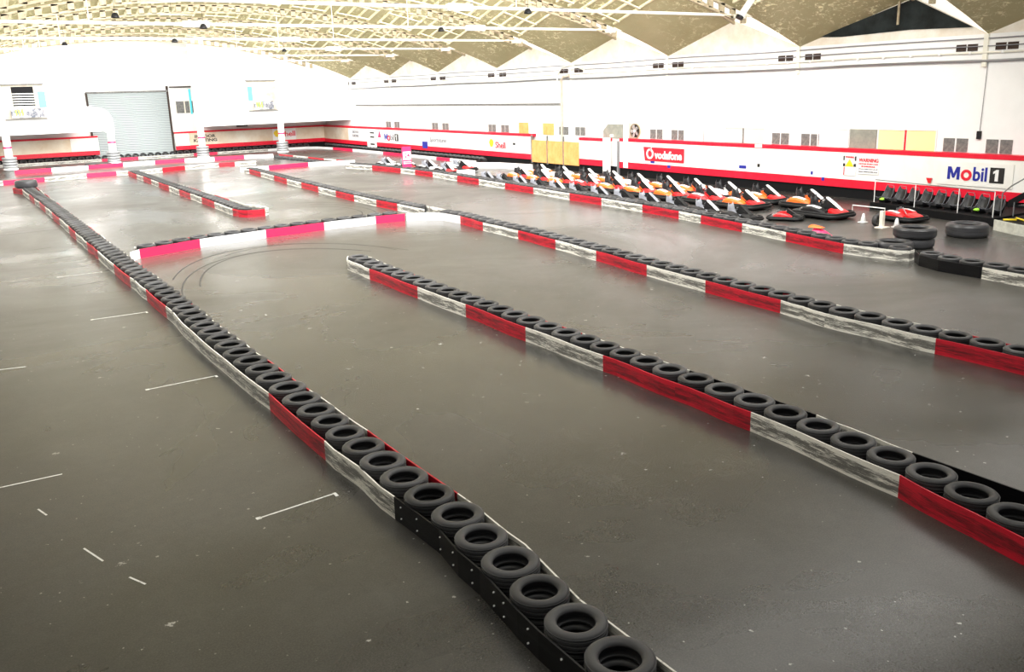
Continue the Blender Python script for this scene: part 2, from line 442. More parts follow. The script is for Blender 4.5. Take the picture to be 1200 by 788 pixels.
MB().tube([(WX - .15, 42.6, .1), (WX - .15, 42.6, 5.15), (WX - .15, 42.4, 5.35), (WX - .15, 41.8, 5.42)], .07, 10).build('pipe_run', M['wpane'], t, off=t.location)
MB().tube([(WX - .15, 43.0, 5.0), (WX - .15, 42.95, 5.5), (WX - .15, 42.5, 5.9), (WX - .15, 41.6, 6.0), (WX - .15, 40.6, 5.75), (WX - .15, 39.9, 5.5)], .045, 8).build('pipe_bend', M['wrod'], t, off=t.location)
tag(MB().box((WX - .12, 42.7, 3.76), (WX, 73, 3.86)).build('trim_3', M['gvent']), kind='structure')
for k in range(2, len(VY)):
    if VY[k] > 78: continue
    tag(MB().box((WX - .10, VY[k] - .08, 5.0), (WX, VY[k] + .08, zt)).build('trim_4', M['wrod']), kind='structure')
t = root('hanging_cable', (WX - .05, 17.6, 2.2), 'thin grey cable with a small black plug hanging down the right wall', 'cable')
MB().tube([(WX - .04, 17.45, 5.2), (WX - .04, 17.5, 2.75)], .012, 6).build('cable', M['greyink'], t, off=t.location)
MB().box((WX - .09, 17.44, 2.5), (WX, 17.58, 2.78)).build('plug', M['bplas'], t, off=t.location)

# vents in pairs each side of every valley: small brown ones high up, grey mesh ones above the hoarding
for k in range(2, len(VY)):
    y = VY[k]
    if y > 76: continue
    for s in (-1, 1):
        for j in (0, 1):
            c = y + s * (.50 + j * .42)
            v = root('wall_vent', (WX - .03, c, 5.76), 'small dark brown vent high on the right wall, %s valley from the near end' % nth(k - 1), 'vent', 'high brown vents by valley %s' % nth(k - 1))
            wbox(c - .18, c + .18, 5.56, 5.80, WX, .03).build('vent_grille', M['brownv'], v, off=v.location)
    if y > 66: continue
    for s in (-1, 1):
        for j in (0, 1):
            c = y + s * (.55 + j * .50)
            v = root('mesh_vent', (WX - .03, c, 2.2), 'square grey mesh vent just above the hoarding, below the %s valley from the near end' % nth(k - 1), 'vent', 'low grey vents by valley %s' % nth(k - 1))
            wbox(c - .21, c + .21, 2.02, 2.5, WX, .03).build('vent_grille', M['gvent'], v, off=v.location)
# panes and boards above the hoarding
def wthing(name, y0, y1, z0, z1, mat, lab, cat, d=.05):
    o = wbox(y0, y1, z0, z1, WX - .002, d).build(name, mat, None); return tag(o, lab, cat)
wthing('window_hatch', 46.31, 47.36, 2.0, 2.68, M['ply'], 'orange plywood square on the right wall, the farther of two above the plywood boards', 'hatch')  # wooden hatch, a plywood square laid on the wall face
wthing('window_hatch', 43.59, 44.69, 1.98, 2.68, M['ply'], 'orange plywood square on the right wall, nearer of two, beside the vertical pipe', 'hatch')
gb = MB().prism([(WX - .002, 37.12, 1.953), (WX - .002, 38.81, 1.953), (WX - .002, 38.81, 2.36), (WX - .002, 38.4, 2.72), (WX - .002, 37.12, 2.72)], (-.06, 0, 0)).build('notice_board', M['gboard'])
tag(gb, 'olive grey board with a cut corner above the white hoarding beside the round fan', 'board')
tag(wbox(37.9, 38.2, 2.02, 2.16, WX - .065, .02).build('exit_sign', M['white']), 'small white and green exit sign on the grey board with the cut corner', 'sign')
wthing('wall_board', 21.64, 22.86, 2.0, 2.75, M['gboard'], 'plain grey board on the right wall between white and yellow panes', 'board')
def window(n, y0, y1, z0, z1, mat):
    w = root('window_%d' % n, (WX, y0, z0), kind='structure')
    wbox(y0, y1, z0, z1, WX, .03).build('pane', mat, w, off=w.location)
    fr = MB(); e = .04
    for a_, b_, c_, d_ in ((y0 - e, y1 + e, z1, z1 + e), (y0 - e, y1 + e, z0 - e, z0), (y0 - e, y0, z0, z1), (y1, y1 + e, z0, z1)): fr.box((WX - .06, a_, c_), (WX, b_, d_))
    fr.build('window_frame', M['wall'], w, off=w.location)
window(1, 29.8, 31.05, 1.97, 2.7, M['white']); window(2, 31.1, 32.4, 1.97, 2.7, M['white']); window(3, 27.32, 29.7, 2.0, 2.68, M['skin_g'])
window(4, 20.43, 21.55, 2.0, 2.74, M['yelp']); window(5, 19.14, 20.32, 2.0, 2.75, M['yelp']); window(6, 22.95, 24.41, 2.02, 2.72, M['white'])
tag(MB().box((WX - .07, 20.33, 2.0), (WX, 20.41, 2.76)).build('window_bar', M['red']), 'dull red upright bar between the two yellow panes', 'bar')
tag(wbox(28.55, 28.62, 2.0, 2.72, WX, .05).build('trim_5', M['gvent']), kind='structure')
# fan
t = root('wall_fan', (WX - .05, 36.1, 2.33), 'round wall fan in a white square frame above the hoarding', 'fan')
fb = MB(); fb.box((WX - .05, 35.6, 2.0), (WX, 36.6, 2.78)); fb.build('fan_frame', M['cream'], t, off=t.location)
MB().lathe([(.36, -.07), (.40, -.07), (.40, .02), (.36, .02)], 24, (WX - .05, 36.08, 2.39), 'x').build('fan_ring', M['beam'], t, off=t.location)
MB().lathe([(.01, -.06), (.34, -.06), (.34, -.05), (.01, -.05)], 24, (WX, 36.08, 2.39), 'x').build('fan_back', M['brownv'], t, off=t.location)
fl = MB()
for q in range(5):
    a_ = q * 2 * PI / 5; ca, sa = math.cos(a_), math.sin(a_)
    pts = [(.07, -.05), (.20, -.12), (.33, -.06), (.33, .07), (.2, .08), (.07, .05)]
    fl.prism([(WX - .13 + .1 * v, 36.08 + u * ca - v * sa, 2.39 + u * sa + v * ca) for u, v in pts], (-.012, 0, 0))
fl.build('fan_blade', M['chrome'], t, off=t.location)
MB().tube([(WX - .15, 36.08, 2.39), (WX - .08, 36.08, 2.39)], .08, 12).build('fan_hub', M['white'], t, off=t.location)

# ------------------------------------------------------------------ hoardings
PX = 31.0
def hoard_R(y0, y1, z0, z1, lab, mat, red=(.33, .16), trim=True, fill=None):
    t = root('hoarding', (PX, y0, z0), lab, 'hoarding')
    MB().box((PX, y0, z0 + red[0]), (PX + .06, y1, z1 - red[1])).build('panel', mat, t, off=t.location)
    if fill: fill(t)
    if red[0]: MB().box((PX - .012, y0, z0), (PX + .07, y1, z0 + red[0])).build('red_band', M['hred'], t, off=t.location)
    if red[1]: MB().box((PX - .02, y0, z1 - red[1]), (WX, y1, z1)).build('top_rail', M['hred'], t, off=t.location)
    return t
hoard_R(74.5, WY, .46, 2.02, 'mottled cream hoarding in the far corner of the right wall', M['beige'])
hoard_R(45.5, 74.47, .46, 2.02, 'long white hoarding with red trim on the far half of the right wall', M['panel'])
hoard_R(38.1, 40.6, .42, 1.95, 'short white hoarding with red trim between plywood boards and the dark gap', M['panel'])
hoard_R(14.9, 37.0, .42, 2.0, 'long white hoarding with red trim nearest the camera on the right wall', M['panel'])
tag(MB().box((PX + .1, 37.0, .4), (PX + .16, 38.08, 1.8)).build('door_leaf', M['white']), 'white door leaf set back between two hoardings on the right wall', 'door leaf')
tag(MB().box((PX - .02, 37.02, 0), (PX + .07, 37.2, 1.85)).build('door_post', M['steel']), 'dark post with labels at the end of the nearest long hoarding', 'post')
for j, (a_, b_) in enumerate(((43.85, 45.48), (42.2, 43.8), (40.65, 42.15))):
    t = root('plywood_board', (PX, a_, .3), ['farthest', 'middle', 'nearest'][j] + ' of three orange plywood boards in the right wall hoarding', 'board', None)
    MB().box((PX, a_, .32), (PX + .05, b_, 1.66)).build('ply_sheet', M['ply'], t, off=t.location)
    MB().box((PX - .02, b_ - .05, .25), (PX + .07, b_ + .03, 1.95)).build('frame_post', M['gvent'], t, off=t.location)
tag(MB().box((30.6, 37.58, 0), (30.85, 37.95, 2.02)).build('white_post', M['white']), 'white square post standing in front of the right hoarding near the gap', 'post')
tag(MB().box((PX - .06, 36.26, .45), (PX - .03, 36.62, 5.1)).build('trim_6', M['wall']), kind='structure')
tag(MB().box((PX + .08, 14.9, 0), (WX, WY, .46)).build('baseboard_right', M['black']), kind='structure')
tag(MB().box((LX, WY - .3, 0), (10.9, WY, .46)).build('baseboard_back', M['black']), kind='structure')
tag(MB().box((17.4, WY - .3, 0), (WX, WY, .46)).build('baseboard_back', M['black']), kind='structure')
def hoard_B(x0, x1, lab, mats, z0=.5, z1=2.03):
    t = root('hoarding', (x0, WY, z0), lab, 'hoarding')
    for a_, b_, m_ in mats: MB().box((a_, WY - .4, z0 + .34), (b_, WY - .34, z1 - .14)).build('panel', m_, t, off=t.location)
    MB().box((x0, WY - .415, z0), (x1, WY - .33, z0 + .34)).build('red_band', M['hred'], t, off=t.location)
    MB().box((x0, WY - .42, z1 - .14), (x1, WY, z1)).build('top_rail', M['hred'], t, off=t.location)
hoard_B(LX, 11.3, 'cream hoarding on the far wall left of the roller shutter', [(LX, 9.2, M['beige']), (9.21, 11.3, M['panel'])])
hoard_B(17.4, 18.6, 'short white hoarding piece on the far wall just right of the roller shutter', [(17.4, 18.6, M['panel'])])
hoard_B(18.62, 30.98, 'cream hoarding with red trim on the far wall running to the corner', [(18.62, 26.0, M['beige']), (26.01, 28.2, M['panel']), (28.21, 30.98, M['beige'])])

# roller shutter in the far wall
t = root('door_1', (14.3, WY - .1, 0), kind='structure')
MB().box((11.0, WY - .14, 0), (17.2, WY - .02, 5.45)).build('shutter_curtain', M['shutter'], t, off=t.location)
d_ = MB(); d_.box((10.86, WY - .2, 0), (11.0, WY, 5.5)); d_.build('shutter_guide', M['brownv'], t, off=t.location)
d_ = MB(); d_.box((17.2, WY - .2, 0), (17.36, WY, 5.9)); d_.build('shutter_guide', M['brownv'], t, off=t.location)
MB().box((10.9, WY - .26, 5.42), (17.3, WY, 5.56)).build('shutter_lintel', M['gvent'], t, off=t.location)
MB().box((17.5, WY - .25, 5.75), (20.2, WY, 5.85)).build('lintel_bar', M['brownv'], t, off=t.location)

w = root('window_7', (17.8, WY, 3.6), kind='structure')
MB().box((17.9, WY - .05, 3.6), (19.5, WY, 4.6)).build('pane', M['gvent'], w, off=w.location)
wf = MB()
for a_ in (17.8, 18.55, 19.0, 19.5): wf.box((a_, WY - .09, 3.55), (a_ + .09, WY, 4.65))
wf.build('window_frame', M['cream'], w, off=w.location)
tag(MB().box((19.05, WY - .12, 3.5), (19.2, WY - .09, 5.6)).build('blue_pipe', M['cyan']), 'thin blue pipe beside the little far wall window', 'pipe')

# upper walls in front of the far wall, on columns
FY = 74.5
def az(x): return arch(x) + .6
lp = [(LX, FY, 2.55), (11.0, FY, 2.55), (11.35, FY, 2.3), (11.75, FY, 2.3), (11.75, FY, 3.4), (11.5, FY, 3.95), (11.1, FY, 4.25), (10.3, FY, 4.43), (9.7, FY, 4.43), (9.7, FY, arch(9.7) + .5)] + [(x, FY, arch(x) + .5) for x in (8, 6, 4, 2, 0, -2, LX)]
tag(MB().prism(lp, (0, .35, 0)).build('wall_mezzanine_left', M['wall']), kind='structure')
rp_ = [(WX, FY, 2.55), (17.95, FY, 2.55), (17.95, FY, arch(17.95) + .5)] + [(x, FY, arch(x) + .5) for x in (20, 22, 24, 26, 28, 30, WX)]
tag(MB().prism(rp_, (0, .35, 0)).build('wall_mezzanine_right', M['wall']), kind='structure')
tag(MB().box((LX, FY + .35, 2.55), (9.7, WY, 2.75)).build('ceiling_mezzanine', M['wall']), kind='structure')
tag(MB().box((19.6, FY + .35, 2.55), (WX, WY, 2.75)).build('ceiling_mezzanine', M['wall']), kind='structure')
for i, cx in enumerate((4.35, 11.45, 18.25, 24.95)):
    c = MB().tube([(cx, FY + .1, 0), (cx, FY + .1, 2.6)], .27, 20).build('column_%d' % (i + 1), M['wall'], None, smooth='auto'); tag(c, kind='structure')
    MB().lathe([(.275, 1.62), (.285, 1.62), (.285, 1.75), (.275, 1.75)], 20, (cx, FY + .1, 0)).build('red_band', M['pink'], c)
    g = root('column_guard', (cx, FY + .1, 0), 'stack of silver painted tyres around the %s pillar from the left' % nth(i + 1), 'tyre stack')
    for j in range(5):
        MB().lathe([(.30, 0), (.44, .0), (.50, .05), (.50, .13), (.44, .18), (.30, .18)], 20, (cx, FY + .1, .02 + j * .2)).build('painted_tyre', M['silver'] if j else M['white'], g, smooth=True, off=g.location)

# balcony windows in the upper walls
sc = 74.5 / 80.6
def tr(a): return a * sc
def tz(z): return 4.7 + (z - 4.7) * sc
def balcony(n, x0, x1, z0, z1, l0, l1, lz0, lz1, c0, c1, dark):
    w = root('window_%d' % n, (x0, FY, z0), kind='structure')
    bbox(x0, x1, z0, z1, FY, .03).build('pane', M['wpane'], w, off=w.location)
    bbox(x0 - .1, x1 + .05, z1, z1 + .1, FY, .25).build('window_lintel', M['gvent'], w, off=w.location)
    bbox(l0, l1, lz0, lz1, FY - .03, .02).build('louvre_back', M['black'] if dark else M['gboard'], w, off=w.location)
    sl = MB(); n_ = 8; dz = (lz1 - lz0) / n_
    for j in range(n_):
        if dark and j > 5: continue
        sl.box((l0, FY - .10, lz0 + j * dz), (l1, FY - .04, lz0 + j * dz + dz * (.42 if dark else .75)))
    sl.build('louvre_slat', M['skin_g'], w, off=w.location)
    bbox(c0, c1, tz(4.46), tz(5.7), FY - .03, .05).build('shutter_leaf', M['cyan'], w, off=w.location)
    sill = bbox(x0 - .05, x1 + .1, z0 - .06, z0, FY, .35).build('window_sill', M['gvent'], w, off=w.location)
balcony(8, tr(4.93), tr(7.84), tz(3.63), tz(6.22), tr(5.6), tr(7.15), tz(4.52), tz(6.09), tr(7.42), tr(7.95), True)
balcony(9, tr(24.15), tr(26.75), tz(3.60), tz(6.16), tr(24.6), tr(25.7), tz(4.3), tz(6.0), tr(24.2), tr(24.6), False)
def banner(x0, x1, z0, z1, lab):
    t = root('banner', (x0, FY - .2, z0), lab, 'banner')
    MB().box((x0, FY - .30, z0), (x1, FY - .27, z1)).build('cloth', M['bancloth'], t, off=t.location)
    g = MB(); h = z1 - z0; xg = x0 + .12 * (x1 - x0)
    for q in range(3):
        a_ = xg + q * .20
        pts = [(0, .92), (.12, .92), (.10, .6), (.16, .45), (.10, .3), (.08, .08), (.02, .3), (.05, .45), (0, .6)]
        g.prism([(a_ + u, FY - .30, z0 + v * h) for u, v in pts], (0, -.012, 0))
    g.build('claw_mark', M['green'], t, off=t.location)
    s_ = MB(); xm = x0 + .42 * (x1 - x0); w_ = x1 - xm
    for q in range(5):
        s_.tube([(xm + w_ * u, FY - .31, z0 + h * (.5 + .28 * math.sin(u * 6 + q * 1.3)) ) for u in (0, .2, .4, .6, .8, .95)], .02, 4)
    s_.build('swirl', M['greyink'], t, off=t.location)
banner(tr(5.35), tr(7.63), tz(3.70), tz(4.39), 'white banner with lime green claw marks below the window with dark slats')
banner(tr(24.58), tr(26.4), tz(3.66), tz(4.38), 'white banner with lime green claw marks below the pale slatted window')

# ------------------------------------------------------------------ signs on the hoardings
SP = PX - .024
def sign(name, y0, y1, z0, z1, mat, lab, slant=0):
    t = root(name, (SP, (y0 + y1) / 2, (z0 + z1) / 2), lab, 'sign')
    MB().prism([(SP, y1 + slant, z1), (SP, y1, z0), (SP, y0, z0), (SP, y0 - slant * 0, z1)], (-.02, 0, 0)).build('sign_board', mat, t, off=t.location)
    return t
def rt(t, body, y, z, w, h, mat, name='lettering', bold=.02, x=SP - .03, shear=0):
    o = text(body, w, h, mat, name, None, (x, y, z), 'R', bold, shear); o.parent = t; o.location = Vector((x, y, z)) - t.location; return o
def numeral(t, y, z, h):
    pts = [(-.16, -.5), (.16, -.5), (.16, .5), (-.06, .5), (-.36, .32), (-.36, .12), (-.16, .22)]
    MB().prism([(SP - .036, y - u * h * .9, z + v * h) for u, v in pts], (-.012, 0, 0)).build('numeral', M['white'], t, off=t.location)
def emm(t, y, z, w, h):
    pts = [(0, 0), (0, 1), (.28, 1), (.5, .45), (.72, 1), (1, 1), (1, 0), (.77, 0), (.77, .60), (.58, .12), (.42, .12), (.23, .60), (.23, 0)]
    MB().prism([(SP - .022, y + w / 2 - u * w, z - h / 2 + v * h) for u, v in pts], (-.012, 0, 0)).build('lettering', M['blue'], t, off=t.location)
# vodafone: red board, white roundel
t = sign('sponsor_sign', 32.02, 34.9, .92, 1.62, M['redink'], 'red sponsor sign with white lettering and a white roundel', .12)
rt(t, 'vodafone', 33.15, 1.25, 2.0, .42, M['white'], bold=.03)
MB().lathe([(.17, -.012), (.27, -.012), (.27, .012), (.17, .012)], 24, (SP - .03, 34.5, 1.28), 'x').build('roundel', M['white'], t, off=t.location)
MB().prism([(SP - .03, 34.5 + .02, 1.50), (SP - .03, 34.36, 1.62), (SP - .03, 34.42, 1.40)], (-.012, 0, 0)).build('roundel_tail', M['white'], t, off=t.location)
# Mobil 1 banner near
t = sign('sponsor_sign', 15.95, 18.7, .86, 1.70, M['panel'], 'large white banner with blue lettering, a red ring and a black numeral square', .25)
emm(t, 18.08, 1.29, .46, .46); rt(t, 'bil', 17.1, 1.30, .50, .50, M['blue'], bold=.02)
MB().lathe([(.10, -.012), (.20, -.012), (.20, .012), (.10, .012)], 24, (SP - .03, 17.6, 1.24), 'x').build('red_ring', M['redink'], t, off=t.location)
MB().box((SP - .035, 16.25, 1.02), (SP - .02, 16.75, 1.56)).build('numeral_square', M['blackink'], t, off=t.location)
numeral(t, 16.5, 1.29, .40)
# Mobil 1 small, far
t = sign('sponsor_sign', 64.1, 67.0, .95, 1.6, M['white'], 'small distant white sign with blue and grey lettering and a black numeral square')
emm(t, 66.5, 1.28, .62, .5); rt(t, 'bil', 65.35, 1.28, .7, .5, M['greyink'])
MB().lathe([(.12, -.012), (.24, -.012), (.24, .012), (.12, .012)], 20, (SP - .03, 65.97, 1.2), 'x').build('red_ring', M['redink'], t, off=t.location)
MB().box((SP - .035, 64.2, 1.0), (SP - .02, 64.85, 1.56)).build('numeral_square', M['blackink'], t, off=t.location)
numeral(t, 64.52, 1.28, .42)
def shell(t, y, z, s, x=SP - .03, face='R'):
    pts = [];
    for q in range(9):
        a_ = PI * (.05 + .9 * q / 8); pts.append((s * math.cos(a_), s * math.sin(a_) * 1.0))
    pts += [(-.45 * s, -.75 * s), (.45 * s, -.75 * s)]
    if face == 'R': MB().prism([(x, y - u, z + v) for u, v in pts], (-.015, 0, 0)).build('yellow_emblem', M['yel'], t, off=t.location)
    else: MB().prism([(y + u, x, z + v) for u, v in pts], (0, -.015, 0)).build('yellow_emblem', M['yel'], t, off=t.location)
t = sign('sponsor_sign', 48.3, 50.75, .95, 1.62, M['white'], 'white sign with a yellow scallop emblem and red lettering on the right hoarding')
rt(t, 'Shell', 49.0, 1.22, 1.25, .42, M['redink']); shell(t, 50.1, 1.30, .29)
t = sign('sponsor_sign', 55.96, 59.2, .93, 1.58, M['white'], 'white sign with narrow grey italic lettering on the far right hoarding')
rt(t, 'Sportstune', 57.6, 1.25, 2.6, .42, M['greyink'], shear=.3)
t = root('sponsor_sign', (72.7, PX, 1.4), None, None); bpy.data.objects.remove(t)
t = sign('notice_sign', 71.9, 73.5, 1.0, 1.72, M['white'], 'small white notice with two lines of grey lettering near the far right corner')
rt(t, 'INDOOR\nKARTING', 72.7, 1.38, 1.3, .55, M['greyink'])
# chute-like white post with black bars
t = root('marker_board', (SP - .1, 69.2, .2), 'tall white marker board with black bars on the far right hoarding', 'board')
MB().box((SP - .08, 68.4, 0), (SP - .02, 70.2, 1.86)).build('board_face', M['white'], t, off=t.location)
b_ = MB()
for z_ in (.55, 1.15, 1.5): b_.box((SP - .1, 68.7, z_), (SP - .08, 69.5, z_ + .12))
b_.build('black_bar', M['blackink'], t, off=t.location)
t = root('arrow_sign', (SP, 67.8, 1.3), 'small red pointed marker beside the tall white marker board', 'sign')
MB().prism([(SP, 68.1, 1.2), (SP, 67.5, 1.2), (SP, 67.8, 1.75)], (-.02, 0, 0)).build('arrow', M['pink'], t, off=t.location)
tag(MB().box((SP - .03, 59.3, .62), (SP, 60.1, 1.12)).build('blue_bin', M['blue']), 'small dark blue box hung on the far right hoarding', 'box')
# warning signs
t = sign('warning_notice', 21.16, 22.11, 1.02, 1.68, M['white'], 'white safety notice with a bold red heading and small grey lines')
rt(t, 'WARNING', 21.63, 1.57, .88, .15, M['redink'], 'heading')
for j, s_ in enumerate(('MOTOR SPORT CAN', 'BE DANGEROUS', 'please take care at all', 'times when in this area')):
    rt(t, s_, 21.63, 1.42 - j * .1, .85 if j != 1 else .6, .055, M['redink'] if j < 2 else M['greyink'], 'notice_line', 0)
t = sign('warning_notice', 22.2, 22.8, .92, 1.72, M['white'], 'white safety notice with a yellow triangle between black corner marks')
MB().prism([(SP - .02, 22.7, 1.28), (SP - .02, 22.3, 1.28), (SP - .02, 22.5, 1.58)], (-.012, 0, 0)).build('warning_triangle', M['yel'], t, off=t.location)
b_ = MB(); b_.box((SP - .03, 22.7, 1.28), (SP - .02, 22.8, 1.40)); b_.box((SP - .03, 22.2, 1.28), (SP - .02, 22.3, 1.40)); b_.box((SP - .03, 22.74, 1.52), (SP - .02, 22.8, 1.70)); b_.box((SP - .03, 22.2, 1.52), (SP - .02, 22.26, 1.70)); b_.build('corner_mark', M['blackink'], t, off=t.location)
rt(t, 'WARNING', 22.5, 1.66, .4, .07, M['redink'], 'heading', 0)
MB().box((SP - .03, 22.72, .93), (SP - .02, 22.76, 1.25)).build('red_strip', M['redink'], t, off=t.location)
tag(MB().prism([(SP, 18.9, 1.05), (SP, 19.12, 1.05), (SP, 19.02, .86), (SP, 18.94, .86)], (-.06, 0, 0)).build('red_box', M['red']), 'small red box on the hoarding above the row of black seats', 'box')
# exit signs along the top rail
tag(wbox(27.1, 27.5, 1.86, 2.02, PX - .02, .03).build('exit_sign', M['white']), 'small white and green exit sign on the red top rail', 'sign')
# sticker remains
for j, (y_, z_, w_) in enumerate(((34.2, .80, .28), (33.0, .62, .22), (28.0, .88, .42), (27.2, 1.0, .14), (21.0 + 2.7, .62, .14), (24.3, .84, .1), (47.3, 1.28, .25))):
    tag(MB().box((PX - .02, y_, z_), (PX - .012 + .0 if False else PX, y_ + w_, z_ + .14)).build('torn_sticker', M['blue'] if j != 6 and j != 3 else M['blackink']), 'torn %s sticker on the right hoarding, %s from the far end' % ('black' if j in (3, 6) else 'blue', nth([3, 4, 5, 2, 7, 6, 1][j])), 'sticker', 'torn sticker remnants on the right hoarding')
# far wall signs
FB = WY - .42
t = root('sponsor_sign', (26.6, FB, 1.4), 'white sign with a yellow scallop emblem and red lettering on the far hoarding', 'sign')
MB().box((26.0, FB, 1.02), (28.2, FB + .015, 1.8)).build('sign_board', M['white'], t, off=t.location)
shell(t, 26.42, 1.42, .34, FB, 'B')
o = text('Shell', 1.35, .48, M['redink'], 'lettering', None, (27.45, FB - .01, 1.4), 'B', .02); o.parent = t; o.location = Vector(o.location) - t.location
t = root('wall_lettering', (19.9, FB, 1.4), 'black lettering in two lines on the far cream hoarding behind a pillar', 'sign')
for s_, z_, w_ in (('INDOOR', 1.56, 1.8), ('KARTING', 1.22, 2.0)):
    o = text(s_, w_, .27, M['blackink'], 'lettering', None, (19.95, FB + .015, z_), 'B', .03); o.parent = t; o.location = Vector(o.location) - t.location
tag(MB().box((22.9, WY - .05, 2.2), (23.9, WY, 2.45)).build('wall_vent', M['gvent']), 'small grey vent above the far cream hoarding', 'vent')

# ------------------------------------------------------------------ barriers
BH = .28
def board(parent, pts, mat, name, h=BH, t=.018, amp=.018, off=(0, 0, 0), z0=0):
    """one ply board following pts on the floor, bowed a little between its fixings"""
    P = [Vector((p[0], p[1], 0)) for p in pts]; out = []; acc = 0; L = sum((b - a).length for a, b in zip(P, P[1:]))
    amp = 0 if name == 'black_board' else amp; k_ = random.choice((1, 2, 2, 3))
    for a, b in zip(P, P[1:]):
        d = b - a; n = max(2, int(d.length / .3)); nn = Vector((-d.y, d.x, 0)).normalized()
        for i in range(n + (b is P[-1])):
            u = i / n; s = acc + d.length * u
            out.append((a + d * u + nn * amp * math.sin(PI * k_ * s / L) * (1 if amp else 0), s, nn))
        acc += d.length
    v = []; f = []; uv = []
    o3 = Vector(off)
    for p, s, nn in out:
        for q, zz in ((1, 0), (1, h), (-1, h), (-1, 0)):
            v.append(tuple(p + nn * q * t / 2 + Vector((0, 0, z0 + zz)) - o3)); uv.append((s, zz / h))
    n = len(out)
    for i in range(n - 1):
        for q in range(4):
            a = i * 4 + q; b = i * 4 + (q + 1) % 4; f.append((a, b, b + 4, a + 4))
    f.append((3, 2, 1, 0)); e = (n - 1) * 4; f.append((e, e + 1, e + 2, e + 3))
    me = bpy.data.meshes.new(name); me.from_pydata(v, [], f); ul = me.uv_layers.new(name='UVMap')
    for lp in me.loops: ul.data[lp.index].uv = uv[lp.vertex_index]
    me.materials.append(mat); me.update()
    bm = bmesh.new(); bm.from_mesh(me); bmesh.ops.recalc_face_normals(bm, faces=bm.faces); bm.to_mesh(me); bm.free()
    o = bpy.data.objects.new(name, me); COL.objects.link(o); o.parent = parent
    return o
MAT = {'k': ('kb', 'black_board'), 'w': ('wb', 'white_board'), 'r': ('rb', 'red_board'), 'W': ('wbc', 'white_board'), 'R': ('rbc', 'red_board')}
def run(rt_, F, clean=False, **kw):
    cur = None; pts = []
    for p in F:
        if p[2] and cur:
            pts.append(p[:2]); m_, n_ = MAT[cur]; board(rt_, pts, M[m_], n_, off=rt_.location, **kw); pts = [p[:2]]; cur = p[2]
        elif p[2]: cur = p[2]; pts = [p[:2]]
        else: pts.append(p[:2])
        if clean and cur in 'rw': cur = cur.upper()
    if len(pts) > 1: m_, n_ = MAT[cur]; board(rt_, pts, M[m_], n_, off=rt_.location, **kw)
